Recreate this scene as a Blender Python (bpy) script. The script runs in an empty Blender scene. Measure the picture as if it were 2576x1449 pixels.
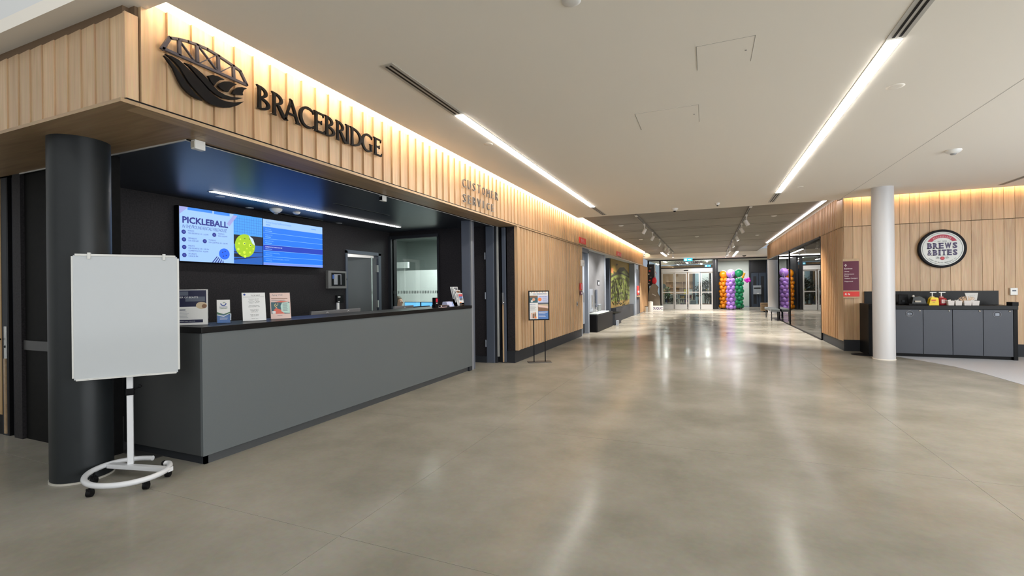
import bpy, bmesh, math, random
from mathutils import Vector, Matrix
from mathutils.geometry import tessellate_polygon
random.seed(7)
S = bpy.context.scene
C = S.collection
PI = math.pi
# ---------------------------------------------------------------- camera
cam_d = bpy.data.cameras.new('camera')
cam = bpy.data.objects.new('camera', cam_d)
C.objects.link(cam)
cam_d.sensor_width = 36.0
cam_d.lens = 36.0 * 1176.0 / 2576.0
cam_d.clip_start = 0.05
cam_d.clip_end = 200
YAW, PIT, ROL = math.radians(22.69), math.radians(0.03), math.radians(-0.65)
_r = Vector((math.cos(YAW), math.sin(YAW), 0)); _f = Vector((-math.sin(YAW), math.cos(YAW), 0)); _u = Vector((0, 0, 1))
_f2 = _f * math.cos(PIT) + _u * math.sin(PIT); _u2 = _u * math.cos(PIT) - _f * math.sin(PIT)
_r3 = _r * math.cos(ROL) + _u2 * math.sin(ROL); _u3 = _u2 * math.cos(ROL) - _r * math.sin(ROL)
_m = Matrix((_r3, _u3, -_f2)).transposed().to_4x4()
_m.translation = Vector((0, 0, 1.4))
cam.matrix_world = _m
S.camera = cam
# ---------------------------------------------------------------- world, exposure, strengths
w = bpy.data.worlds.new('world'); S.world = w; w.use_nodes = True
w.node_tree.nodes['Background'].inputs[0].default_value = (0.75, 0.85, 1.0, 1)
w.node_tree.nodes['Background'].inputs[1].default_value = 0.25
S.view_settings.view_transform = 'Standard'
S.view_settings.look = 'None'
S.view_settings.exposure = 0.86
S.view_settings.gamma = 1.0
try: S.view_settings.use_curve_mapping = False
except Exception: pass
E_STRIP = 22.0      # recessed ceiling light lines
E_COVE = 21.0       # warm cove strips over the wood
E_BOOTH = 11.0       # line light in the service booth
E_TV = 0.60
CZ = 3.2            # main ceiling height
def lamp_area(name, loc, size, power, color, rot=(0, 0, 0)):
    l = bpy.data.lights.new(name, 'AREA'); l.shape = 'RECTANGLE'; l.size, l.size_y = size
    l.energy = power; l.color = color
    o = bpy.data.objects.new(name, l); C.objects.link(o); o.location = loc; o.rotation_euler = rot
    return o
# fill added in the unseen lobby, then lights of café, office and back room
lamp_area('lobby_fill', (0.0, -2.2, 5.6), (9, 3.5), 80, (0.93, 0.96, 1.0))
lamp_area('lobby_fill', (-6.5, -1.0, 5.6), (3, 3), 10, (0.85, 0.93, 1.0))
lamp_area('cafe_light', (6.6, 5.0, 3.12), (0.5, 6.0), 62, (1.0, 0.97, 0.92))
lamp_area('cafe_light', (3.9, 6.5, 3.12), (0.4, 5.0), 42, (1.0, 0.97, 0.92))
lamp_area('office_light', (-5.4, 10.0, 2.75), (2.6, 2.0), 95, (0.98, 1.0, 1.0))
lamp_area('back_room_light', (-7.4, 7.0, 2.6), (1.0, 1.6), 16, (1.0, 0.97, 0.92))
# added fill in place of daylight, right and behind the camera; no windows exist
lamp_area('daylight_fill', (8.7, 1.5, 1.75), (10.0, 2.7), 330, (0.90, 0.95, 1.0), (PI / 2, 0, PI / 2))
lamp_area('daylight_fill', (0.0, -6.8, 2.6), (15.0, 4.6), 90, (0.95, 0.97, 1.0), (PI / 2, 0, 0))
lamp_area('soffit_fill', (1.6, 32.6, 3.05), (2.4, 2.0), 60, (1.0, 0.97, 0.95))  # fill added under the soffit to brighten the pale recess
lamp_area('soffit_fill', (0.6, 29.6, 3.05), (2.6, 1.2), 60, (1.0, 0.97, 0.95))  # second fill added here for brighter balloons
lamp_area('glazed_room_light', (4.6, 17.0, 2.60), (1.5, 4.0), 14, (1.0, 0.96, 0.9))
# ---------------------------------------------------------------- materials
MATS = {}
def lin(c):
    return tuple(((x / 255.0) / 12.92 if x / 255.0 <= 0.04045 else ((x / 255.0 + 0.055) / 1.055) ** 2.4) for x in c)
def mat(name, col, rough=0.5, metal=0.0, emit=0.0, spec=0.5, noise=0.0, nscale=30.0, bump=0.0, coat=0.0, trans=0.0):
    if name in MATS: return MATS[name]
    m = bpy.data.materials.new(name); m.use_nodes = True; MATS[name] = m
    nt = m.node_tree; b = nt.nodes['Principled BSDF']
    c4 = (*col, 1)
    b.inputs['Base Color'].default_value = c4
    b.inputs['Roughness'].default_value = rough
    b.inputs['Metallic'].default_value = metal
    b.inputs['Specular IOR Level'].default_value = spec
    if coat: b.inputs['Coat Weight'].default_value = coat; b.inputs['Coat Roughness'].default_value = 0.08
    if trans: b.inputs['Transmission Weight'].default_value = trans
    if emit:
        b.inputs['Emission Color'].default_value = c4; b.inputs['Emission Strength'].default_value = emit
    if noise or bump:
        tc = nt.nodes.new('ShaderNodeTexCoord'); n = nt.nodes.new('ShaderNodeTexNoise')
        n.inputs['Scale'].default_value = nscale; n.inputs['Detail'].default_value = 5
        nt.links.new(tc.outputs['Object'], n.inputs['Vector'])
        if noise:
            r = nt.nodes.new('ShaderNodeValToRGB')
            r.color_ramp.elements[0].position = 0.3; r.color_ramp.elements[1].position = 0.7
            r.color_ramp.elements[0].color = (*[max(0, x * (1 - noise)) for x in col], 1)
            r.color_ramp.elements[1].color = (*[min(1, x * (1 + noise)) for x in col], 1)
            nt.links.new(n.outputs['Fac'], r.inputs['Fac']); nt.links.new(r.outputs['Color'], b.inputs['Base Color'])
        if bump:
            bp = nt.nodes.new('ShaderNodeBump'); bp.inputs['Strength'].default_value = bump; bp.inputs['Distance'].default_value = 0.01
            nt.links.new(n.outputs['Fac'], bp.inputs['Height']); nt.links.new(bp.outputs['Normal'], b.inputs['Normal'])
    return m
def wood(name, c1, c2, axis='Z', rough=0.42, vary=0.16):
    if name in MATS: return MATS[name]
    m = bpy.data.materials.new(name); m.use_nodes = True; MATS[name] = m
    nt = m.node_tree; N = nt.nodes; L = nt.links; b = N['Principled BSDF']
    b.inputs['Roughness'].default_value = rough
    tc = N.new('ShaderNodeTexCoord'); mp = N.new('ShaderNodeMapping'); oi = N.new('ShaderNodeObjectInfo')
    sc = {'Z': (14, 14, 0.9), 'X': (0.9, 14, 14), 'Y': (14, 0.9, 14)}[axis]
    mp.inputs['Scale'].default_value = sc
    mu = N.new('ShaderNodeMath'); mu.operation = 'MULTIPLY'; mu.inputs[1].default_value = 90
    cx = N.new('ShaderNodeCombineXYZ')
    L.new(oi.outputs['Random'], mu.inputs[0])
    for k in range(3): L.new(mu.outputs[0], cx.inputs[k])
    L.new(tc.outputs['Object'], mp.inputs['Vector']); L.new(cx.outputs[0], mp.inputs['Location'])
    n = N.new('ShaderNodeTexNoise'); n.inputs['Scale'].default_value = 1.0; n.inputs['Detail'].default_value = 6; n.inputs['Distortion'].default_value = 1.2
    n2 = N.new('ShaderNodeTexNoise'); n2.inputs['Scale'].default_value = 7.0; n2.inputs['Detail'].default_value = 4
    L.new(mp.outputs[0], n.inputs['Vector']); L.new(mp.outputs[0], n2.inputs['Vector'])
    r = N.new('ShaderNodeValToRGB'); r.color_ramp.elements[0].position = 0.32; r.color_ramp.elements[1].position = 0.68
    r.color_ramp.elements[0].color = (*c1, 1); r.color_ramp.elements[1].color = (*c2, 1)
    mx = N.new('ShaderNodeMix'); mx.data_type = 'RGBA'; mx.blend_type = 'MULTIPLY'; mx.inputs[0].default_value = 0.22
    L.new(n.outputs['Fac'], r.inputs['Fac']); L.new(r.outputs['Color'], mx.inputs[6]); L.new(n2.outputs['Color'], mx.inputs[7])
    hs = N.new('ShaderNodeHueSaturation'); hs.inputs['Saturation'].default_value = 1.0
    mr = N.new('ShaderNodeMapRange'); mr.inputs['To Min'].default_value = 1.0 - vary; mr.inputs['To Max'].default_value = 1.0 + vary
    L.new(oi.outputs['Random'], mr.inputs['Value']); L.new(mr.outputs[0], hs.inputs['Value'])
    L.new(mx.outputs[2], hs.inputs['Color']); L.new(hs.outputs['Color'], b.inputs['Base Color'])
    bp = N.new('ShaderNodeBump'); bp.inputs['Strength'].default_value = 0.12; bp.inputs['Distance'].default_value = 0.004
    L.new(n2.outputs['Fac'], bp.inputs['Height']); L.new(bp.outputs['Normal'], b.inputs['Normal'])
    return m
def concrete(name, c1, c2, rough, rvar, scale=0.9, spec=0.5):
    if name in MATS: return MATS[name]
    m = bpy.data.materials.new(name); m.use_nodes = True; MATS[name] = m
    nt = m.node_tree; N = nt.nodes; L = nt.links; b = N['Principled BSDF']; b.inputs['Specular IOR Level'].default_value = spec
    g = N.new('ShaderNodeNewGeometry')
    n = N.new('ShaderNodeTexNoise'); n.inputs['Scale'].default_value = scale; n.inputs['Detail'].default_value = 8; n.inputs['Roughness'].default_value = 0.62
    n2 = N.new('ShaderNodeTexNoise'); n2.inputs['Scale'].default_value = scale * 40; n2.inputs['Detail'].default_value = 3
    L.new(g.outputs['Position'], n.inputs['Vector']); L.new(g.outputs['Position'], n2.inputs['Vector'])
    r = N.new('ShaderNodeValToRGB'); r.color_ramp.elements[0].position = 0.33; r.color_ramp.elements[1].position = 0.67
    r.color_ramp.elements[0].color = (*c1, 1); r.color_ramp.elements[1].color = (*c2, 1)
    L.new(n.outputs['Fac'], r.inputs['Fac'])
    mx = N.new('ShaderNodeMix'); mx.data_type = 'RGBA'; mx.blend_type = 'MULTIPLY'; mx.inputs[0].default_value = 0.18
    L.new(r.outputs['Color'], mx.inputs[6]); L.new(n2.outputs['Color'], mx.inputs[7]); L.new(mx.outputs[2], b.inputs['Base Color'])
    mr = N.new('ShaderNodeMapRange'); mr.inputs['From Min'].default_value = 0.3; mr.inputs['From Max'].default_value = 0.7
    mr.inputs['To Min'].default_value = rough; mr.inputs['To Max'].default_value = rough + rvar
    L.new(n.outputs['Fac'], mr.inputs['Value']); L.new(mr.outputs[0], b.inputs['Roughness'])
    n3 = N.new('ShaderNodeTexNoise'); n3.inputs['Scale'].default_value = 2.6; n3.inputs['Detail'].default_value = 2
    L.new(g.outputs['Position'], n3.inputs['Vector'])
    bp = N.new('ShaderNodeBump'); bp.inputs['Strength'].default_value = 0.05; bp.inputs['Distance'].default_value = 0.01
    L.new(n3.outputs['Fac'], bp.inputs['Height']); L.new(bp.outputs['Normal'], b.inputs['Normal'])
    return m
def glass(name, tint=(0.9, 0.96, 0.94), rough=0.0, opac=0.0, ocol=(0.7, 0.8, 0.78), ior=1.5):
    """pane: clear glass, optionally mixed with a diffuse film"""
    if name in MATS: return MATS[name]
    m = bpy.data.materials.new(name); m.use_nodes = True; MATS[name] = m
    nt = m.node_tree; N = nt.nodes; L = nt.links
    for n in list(N): N.remove(n)
    out = N.new('ShaderNodeOutputMaterial'); fr = N.new('ShaderNodeFresnel'); fr.inputs['IOR'].default_value = ior
    tr = N.new('ShaderNodeBsdfTransparent'); tr.inputs[0].default_value = (*tint, 1)
    gl = N.new('ShaderNodeBsdfGlossy'); gl.inputs['Roughness'].default_value = rough
    mx = N.new('ShaderNodeMixShader')
    L.new(fr.outputs[0], mx.inputs[0]); L.new(tr.outputs[0], mx.inputs[1]); L.new(gl.outputs[0], mx.inputs[2])
    last = mx
    if opac:
        df = N.new('ShaderNodeBsdfTranslucent'); d2 = N.new('ShaderNodeBsdfDiffuse'); df.inputs[0].default_value = (*ocol, 1); d2.inputs[0].default_value = (*ocol, 1)
        ms = N.new('ShaderNodeMixShader'); ms.inputs[0].default_value = 0.5
        L.new(df.outputs[0], ms.inputs[1]); L.new(d2.outputs[0], ms.inputs[2])
        m2 = N.new('ShaderNodeMixShader'); m2.inputs[0].default_value = opac
        L.new(mx.outputs[0], m2.inputs[1]); L.new(ms.outputs[0], m2.inputs[2]); last = m2
    L.new(last.outputs[0], out.inputs['Surface'])
    return m
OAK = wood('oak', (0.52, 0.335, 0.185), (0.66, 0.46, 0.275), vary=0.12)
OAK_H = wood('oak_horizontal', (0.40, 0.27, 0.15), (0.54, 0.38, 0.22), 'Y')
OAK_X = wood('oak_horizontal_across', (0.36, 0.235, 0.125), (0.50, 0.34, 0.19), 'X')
WHITE = mat('white_paint', (0.90, 0.85, 0.765), 0.8)
WHITE_W = mat('white_wall_paint', (0.78, 0.79, 0.79), 0.7)
DARKCEIL = concrete('dark_concrete', (0.26, 0.24, 0.21), (0.34, 0.315, 0.28), 0.7, 0.1, 0.6)
FLOORM = concrete('polished_concrete', (0.25, 0.235, 0.19), (0.38, 0.355, 0.305), 0.125, 0.12, 0.8, 0.05)
JOINT = mat('joint_filler', (0.5, 0.48, 0.42), 0.5)
CHAR = mat('charcoal_laminate', (0.112, 0.127, 0.132), 0.42, noise=0.04, nscale=200)
CHAR2 = mat('charcoal_paint', (0.024, 0.027, 0.033), 0.5, spec=0.25)
BLACK = mat('black', (0.005, 0.005, 0.006), 0.45, spec=0.15)
BACKM = mat('board_backing', (0.16, 0.10, 0.055), 0.8)
BLACKWALL = mat('black_speckled_wall', (0.022, 0.020, 0.022), 0.6, spec=0.2, noise=0.35, nscale=60, bump=0.1)
BLUEGREY = mat('blue_grey_metal_paint', (0.075, 0.09, 0.12), 0.38)
LBLUEGREY = mat('light_blue_grey_paint', (0.23, 0.26, 0.31), 0.4)
GREYWALL = mat('grey_panel_wall', (0.13, 0.135, 0.145), 0.45, noise=0.12, nscale=3)
BOOTHCEIL = mat('booth_ceiling_paint', (0.035, 0.045, 0.062), 0.33, noise=0.1, nscale=5, spec=0.7)
SILVER = mat('brushed_silver', (0.62, 0.62, 0.60), 0.35, 0.9)
SILVERP = mat('silver_paint', (0.62, 0.62, 0.60), 0.4)
CHROME = mat('chrome', (0.8, 0.8, 0.8), 0.12, 1.0)
WPLAST = mat('white_plastic', (0.78, 0.78, 0.76), 0.35)
STRIP = mat('light_line', (1, 0.95, 0.88), 0.5, emit=E_STRIP)
COVE = mat('cove_light', (1, 0.72, 0.40), 0.5, emit=E_COVE)
COVEW = mat('cove_light_pale', (1, 0.82, 0.62), 0.5, emit=E_COVE)
GLASS = glass('clear_glass')
# ---------------------------------------------------------------- mesh tools
class MB:
    def __init__(s): s.v = []; s.f = []; s.m = []; s.sm = []; s.mats = []
    def mi(s, m):
        if m not in s.mats: s.mats.append(m)
        return s.mats.index(m)
    def add(s, vs, fs, m, smooth=False):
        b = len(s.v); k = s.mi(m); s.v += [tuple(v) for v in vs]
        for f in fs: s.f.append([i + b for i in f]); s.m.append(k); s.sm.append(smooth)
        return s
    def box(s, x0, x1, y0, y1, z0, z1, m):
        if x0 > x1: x0, x1 = x1, x0
        if y0 > y1: y0, y1 = y1, y0
        if z0 > z1: z0, z1 = z1, z0
        vs = [(x0, y0, z0), (x1, y0, z0), (x1, y1, z0), (x0, y1, z0), (x0, y0, z1), (x1, y0, z1), (x1, y1, z1), (x0, y1, z1)]
        return s.add(vs, [(0, 3, 2, 1), (4, 5, 6, 7), (0, 1, 5, 4), (1, 2, 6, 5), (2, 3, 7, 6), (3, 0, 4, 7)], m)
    def obox(s, o, a, b, c, m):
        """box from corner o with edge vectors a,b,c"""
        o, a, b, c = map(Vector, (o, a, b, c))
        vs = [o, o + a, o + a + b, o + b, o + c, o + a + c, o + a + b + c, o + b + c]
        return s.add(vs, [(0, 3, 2, 1), (4, 5, 6, 7), (0, 1, 5, 4), (1, 2, 6, 5), (2, 3, 7, 6), (3, 0, 4, 7)], m)
    def prism(s, pts, h, m):
        """pts: 3D loop, h: extrusion vector"""
        pts = [Vector(p) for p in pts]; h = Vector(h); n = len(pts)
        tris = tessellate_polygon([pts])
        vs = pts + [p + h for p in pts]
        fs = [tuple(t) for t in tris] + [tuple(n + i for i in reversed(t)) for t in tris]
        fs += [(i, (i + 1) % n, (i + 1) % n + n, i + n) for i in range(n)]
        return s.add(vs, fs, m)
    def cyl(s, p0, p1, r0, r1=None, m=None, n=16, caps=True, smooth=True):
        p0, p1 = Vector(p0), Vector(p1); r1 = r0 if r1 is None else r1
        d = (p1 - p0).normalized(); a = d.orthogonal().normalized(); b = d.cross(a)
        vs = []
        for p, r in ((p0, r0), (p1, r1)):
            for i in range(n):
                t = 2 * PI * i / n; vs.append(p + (a * math.cos(t) + b * math.sin(t)) * r)
        s.add(vs, [(i, (i + 1) % n, (i + 1) % n + n, i + n) for i in range(n)], m, smooth)
        if caps: s.add(vs, [tuple(reversed(range(n))), tuple(range(n, 2 * n))], m)
        return s
    def lathe(s, c, prof, m, n=20, smooth=True, axis=(0, 0, 1)):
        c = Vector(c); d = Vector(axis).normalized(); a = d.orthogonal().normalized(); b = d.cross(a); vs = []
        for r, z in prof:
            for i in range(n):
                t = 2 * PI * i / n; vs.append(c + d * z + (a * math.cos(t) + b * math.sin(t)) * max(r, 1e-4))
        fs = []
        for k in range(len(prof) - 1):
            for i in range(n):
                j = (i + 1) % n; fs.append((k * n + i, k * n + j, (k + 1) * n + j, (k + 1) * n + i))
        return s.add(vs, fs, m, smooth)
    def tube(s, pts, r, m, n=10, closed=False):
        pts = [Vector(p) for p in pts]; k = len(pts); vs = []
        up = Vector((0, 0, 1)); rr = r if isinstance(r, (list, tuple)) else [r] * k
        for i, p in enumerate(pts):
            if closed: d = pts[(i + 1) % k] - pts[i - 1]
            else: d = pts[min(i + 1, k - 1)] - pts[max(i - 1, 0)]
            d.normalize(); a = d.cross(up)
            if a.length < 1e-3: a = d.cross(Vector((1, 0, 0)))
            a.normalize(); b = a.cross(d)
            for j in range(n):
                t = 2 * PI * j / n; vs.append(p + (a * math.cos(t) + b * math.sin(t)) * rr[i])
        fs = []
        for i in range(k if closed else k - 1):
            i2 = (i + 1) % k
            for j in range(n):
                j2 = (j + 1) % n; fs.append((i * n + j, i * n + j2, i2 * n + j2, i2 * n + j))
        s.add(vs, fs, m, True)
        if not closed: s.add(vs, [tuple(reversed(range(n))), tuple(range((k - 1) * n, k * n))], m)
        return s
    def ball(s, c, r, m, nu=14, nv=9, sx=1, sy=1, sz=1):
        c = Vector(c); vs = []; fs = []
        for i in range(nv + 1):
            ph = PI * i / nv
            for j in range(nu):
                t = 2 * PI * j / nu
                vs.append(c + Vector((r * sx * math.sin(ph) * math.cos(t), r * sy * math.sin(ph) * math.sin(t), r * sz * math.cos(ph))))
        for i in range(nv):
            for j in range(nu):
                j2 = (j + 1) % nu; fs.append((i * nu + j, (i + 1) * nu + j, (i + 1) * nu + j2, i * nu + j2))
        return s.add(vs, fs, m, True)
    def build(s, name, parent=None, loc=None):
        o = Vector((0, 0, 0))
        if parent is not None:
            q = parent
            while q is not None: o += q.location; q = q.parent
        elif loc is not None: o = Vector(loc)
        me = bpy.data.meshes.new(name)
        me.from_pydata([tuple(Vector(v) - o) for v in s.v], [], s.f)
        for m in s.mats: me.materials.append(m)
        me.polygons.foreach_set('material_index', s.m)
        me.polygons.foreach_set('use_smooth', s.sm)
        me.validate(); me.update()
        ob = bpy.data.objects.new(name, me); C.objects.link(ob)
        if parent is not None: ob.parent = parent
        elif loc is not None: ob.location = o
        return ob
def bevel(ob, w=0.004, seg=2):
    md = ob.modifiers.new('bevel', 'BEVEL'); md.width = w; md.segments = seg; md.limit_method = 'ANGLE'; md.angle_limit = 0.7
    return ob
def tag(o, label, cat, group=None):
    o['label'] = label; o['category'] = cat
    if group: o['group'] = group
    return o
def thing(name, label, cat, loc=(0, 0, 0), group=None):
    o = bpy.data.objects.new(name, None); C.objects.link(o); o.location = loc; o.empty_display_size = 0.1
    return tag(o, label, cat, group)
def struct(o, label=None):
    o['kind'] = 'structure'
    if label: o['label'] = label
    return o
def sgroup(name, loc=(0, 0, 0), label=None):
    o = bpy.data.objects.new(name, None); C.objects.link(o); o.location = loc; return struct(o, label)
def bx(name, x0, x1, y0, y1, z0, z1, m, parent=None, bev=0, loc=None):
    if parent is None and loc is None: loc = ((x0 + x1) / 2, (y0 + y1) / 2, min(z0, z1))
    o = MB().box(x0, x1, y0, y1, z0, z1, m).build(name, parent, loc)
    if bev: bevel(o, bev)
    return o
def dup(root, loc, label=None, group=None, rz=None, scale=None):
    r = root.copy(); C.objects.link(r); r.location = loc
    if rz is not None: r.rotation_euler = (0, 0, rz)
    if scale: r.scale = scale
    if label: r['label'] = label
    if group: r['group'] = group
    for ch in list(root.children):
        c = ch.copy(); C.objects.link(c); c.parent = r
        for g in list(ch.children):
            d = g.copy(); C.objects.link(d); d.parent = c
    return r
def dcopy(src, parent, loc):
    o = src.copy(); C.objects.link(o); o.parent = parent; o.location = loc; return o
# ---------------------------------------------------------------- flat print on real surfaces
_TC = {}
def text2d(body, shear=0.0, off=0.0):
    k = (body, shear, off)
    if k in _TC: return _TC[k]
    cu = bpy.data.curves.new('t', 'FONT'); cu.body = body; cu.size = 1; cu.shear = shear; cu.offset = off; cu.resolution_u = 2
    ob = bpy.data.objects.new('t', cu); me = ob.to_mesh()
    vs = [(v.co.x, v.co.y) for v in me.vertices]; fs = [tuple(p.vertices) for p in me.polygons]
    ob.to_mesh_clear(); bpy.data.objects.remove(ob); bpy.data.curves.remove(cu)
    if not vs: vs = [(0, 0)]
    x0 = min(v[0] for v in vs); x1 = max(v[0] for v in vs); y0 = min(v[1] for v in vs); y1 = max(v[1] for v in vs)
    _TC[k] = (vs, fs, x0, x1, y0, y1); return _TC[k]
class Print:
    """flat artwork on the plane o + u*U + v*V, lifted along U x V"""
    def __init__(s, o, u, v, lift=0.0008):
        s.o = Vector(o); s.u = Vector(u).normalized(); s.v = Vector(v).normalized(); s.n = s.u.cross(s.v); s.k = 1; s.l = lift; s.b = MB()
    def P(s, a, b, k=None): return s.o + s.u * a + s.v * b + s.n * (s.l * (s.k if k is None else k))
    def poly(s, pts, m):
        P3 = [s.P(a, b) for a, b in pts]; tr = tessellate_polygon([P3])
        s.b.add(P3, [tuple(t) for t in tr], m); s.k += 1; return s
    def rect(s, a0, b0, a1, b1, m):
        s.b.add([s.P(a0, b0), s.P(a1, b0), s.P(a1, b1), s.P(a0, b1)], [(0, 1, 2, 3)], m); s.k += 1; return s
    def disc(s, a, b, r, m, ry=None, n=28):
        ry = ry or r
        s.b.add([s.P(a + r * math.cos(2 * PI * i / n), b + ry * math.sin(2 * PI * i / n)) for i in range(n)], [tuple(range(n))], m); s.k += 1; return s
    def ring(s, a, b, r0, r1, m, t0=0, t1=2 * PI, n=40):
        vs = []
        for i in range(n + 1):
            t = t0 + (t1 - t0) * i / n
            vs += [s.P(a + r0 * math.cos(t), b + r0 * math.sin(t)), s.P(a + r1 * math.cos(t), b + r1 * math.sin(t))]
        s.b.add(vs, [(2 * i, 2 * i + 1, 2 * i + 3, 2 * i + 2) for i in range(n)], m); s.k += 1; return s
    def text(s, body, a0, b0, m, w=None, h=None, shear=0.0, off=0.0, rot=0.0, cx=False):
        vs, fs, x0, x1, y0, y1 = text2d(body, shear, off)
        sx = sy = 1
        if h: sy = h / max(1e-6, y1 - y0); sx = sy
        if w: sx = w / max(1e-6, x1 - x0); sy = sx if not h else sy
        c, sn = math.cos(rot), math.sin(rot); o = []
        for x, y in vs:
            X, Y = (x - x0 - ((x1 - x0) / 2 if cx else 0)) * sx, (y - y0) * sy
            o.append(s.P(a0 + X * c - Y * sn, b0 + X * sn + Y * c))
        s.b.add(o, fs, m); s.k += 1; return s
    def arctext(s, body, ca, cb, r, t0, t1, h, m, inside=False, wf=0.75):
        n = len(body)
        for i, ch in enumerate(body):
            if ch == ' ': continue
            t = t0 + (t1 - t0) * (i + 0.5) / n
            rot = t - PI / 2 if not inside else t + PI / 2
            wd = abs(t1 - t0) * r / n * wf
            s.text(ch, ca + r * math.cos(t), cb + r * math.sin(t), m, w=wd if ch not in 'I1' else wd * 0.35, h=h, rot=rot, cx=True); s.k -= 1
        s.k += 1; return s
    def build(s, name, parent): return s.b.build(name, parent)
def lines(p, a0, b0, w, h, n, gap, m, jit=0.25):
    """rows of tiny illegible print"""
    for i in range(n):
        ww = w * (1 - jit * random.random()); p.rect(a0, b0 - i * gap, a0 + ww, b0 - i * gap + h, m); p.k -= 1
    p.k += 1
def ink(name, c, e=0.0): return mat('ink_' + name, c, 0.6, emit=e)
# ================================================================ SETTING
# floor: concrete slabs with filled saw-cut joints
fl = bx('floor', -9, 9, -7, 42, -0.2, -0.002, JOINT, loc=(0, 0, 0)); struct(fl, 'polished concrete floor with pale filled joints')
XJ = [-9, -5.6, -1.95, 1.7, 5.35, 9]
YJ = [-7, -1.6, 2.07, 4.3, 9.6, 14.9, 20.2, 25.5, 30.8, 36, 42]
for i in range(len(XJ) - 1):
    for j in range(len(YJ) - 1):
        g = 0.0018
        MB().box(XJ[i] + g, XJ[i + 1] - g, YJ[j] + g, YJ[j + 1] - g, -0.03, 0.0, FLOORM).build('slab', fl)
# pale grey floor covering of the café on the right, with a curved edge
CARP = mat('pale_grey_sheet_floor', (0.42, 0.44, 0.48), 0.55, noise=0.05, nscale=80)
cv = [(3.05, 11.62), (3.22, 11.35), (3.37, 11.1), (3.6, 10.6), (3.81, 10.1), (3.92, 9.4), (3.97, 8.46), (4.0, 7.0), (4.02, 3.0), (8.8, 3.0), (8.8, 11.76), (3.05, 11.76)]
MB().prism([(x, y, 0.0005) for x, y in cv], (0, 0, 0.003), CARP).build('floor_covering', fl)
# main ceiling, with openings for the service booth fascia cove and the tall lobby
ce = MB().box(-3.08, 2.62, 1.62, 11.84, CZ, CZ + 0.09, WHITE).box(2.62, 9, 1.62, 11.69, CZ, CZ + 0.09, WHITE).box(-9, -3.08, 1.62, 1.855, CZ, CZ + 0.09, WHITE)
ce.box(-9, -3.36, 1.855, 30, CZ, CZ + 0.09, WHITE)
ceil = struct(ce.build('ceiling', loc=(0, 6, CZ)), 'warm white plasterboard ceiling')
MB().box(2.597, 2.603, 1.5, 11.8, CZ - 0.0008, CZ, mat('ceiling_seam', (0.4, 0.38, 0.34), 0.8)).build('seam', ceil)
dc = struct(MB().box(-3.08, 2.5, 11.84, 28.5, 3.28, 3.31, DARKCEIL).build('ceiling', loc=(0, 20, 3.28)), 'dark board-marked concrete ceiling over the far corridor')
for y in (14.2, 15.9, 16.25, 18.6, 21.4, 24.6):
    MB().box(-3.07, 2.49, y, y + 0.02, 3.277, 3.2805, mat('groove', (0.09, 0.08, 0.07), 0.9)).build('joint', dc)
fc = MB().box(-3.5, 6, 28.5, 38, 3.07, 3.4, WHITE)
struct(fc.build('ceiling', loc=(0, 31, 3.07)), 'white soffit in front of the library entrance')
# lobby behind and above the camera
lb = MB().box(-9, 9, 1.62, 1.72, CZ + 0.09, 6.0, WHITE_W).box(-9, 9, -7.1, 1.5, 6.0, 6.1, WHITE).box(-9, 9, -7.1, -7.0, 0, 6.0, WHITE_W)
lb.box(-9.1, -9, -7.1, 1.7, 0, 6, WHITE_W).box(9, 9.1, -7.1, 42, 0, 6, WHITE_W)
struct(lb.build('wall_front', loc=(0, -3, 0)), 'white upper walls of the tall lobby')
# ---------------------------------------------------------------- left fascia with cove
def sawboard(name, p, z0, z1, pitch, prox, far, m, run, out, th=0.012):
    """one board: section starts at p, runs along run, stands prox proud at its start and far proud at its end"""
    p = Vector(p); run = Vector(run); out = Vector(out)
    a = p; b = p + run * (pitch - 0.002)
    return MB().prism([a, a + out * prox, b + out * far, b], (0, 0, z1 - z0), m)
PITCH = 0.159
XF = -3.30
tf = sgroup('trim_1', (XF, 14, 2.56), 'long oak board fascia over the service counter, washed by a warm cove light')
bk = MB().box(-3.36, XF, 1.80, 26.9, 2.598, 3.25, BACKM).build('backing', tf)
protoF = None
ys = [1.74]; y = 1.82
first = sawboard('board', (XF, 1.735, 2.597), 2.597, 3.13, 0.075, 0.02, 0.02, OAK, (0, 1, 0), (1, 0, 0)).build('board', tf)
while y < 26.75:
    if protoF is None:
        protoF = sawboard('board', (XF, y, 2.597), 2.597, 3.25, PITCH, 0.028, 0.010, OAK, (0, 1, 0), (1, 0, 0)).build('board', tf); y0 = y
    else: dcopy(protoF, tf, (0, y - y0, 0))
    y += PITCH
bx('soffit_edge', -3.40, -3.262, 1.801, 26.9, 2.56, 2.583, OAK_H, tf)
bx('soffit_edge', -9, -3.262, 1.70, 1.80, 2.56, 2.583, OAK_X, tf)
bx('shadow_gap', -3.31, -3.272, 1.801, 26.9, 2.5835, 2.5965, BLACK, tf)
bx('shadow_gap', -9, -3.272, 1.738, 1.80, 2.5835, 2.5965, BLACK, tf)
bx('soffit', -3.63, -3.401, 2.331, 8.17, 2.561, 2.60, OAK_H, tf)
bx('soffit', -9, -3.401, 1.801, 2.33, 2.561, 2.60, OAK_X, tf)
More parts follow.
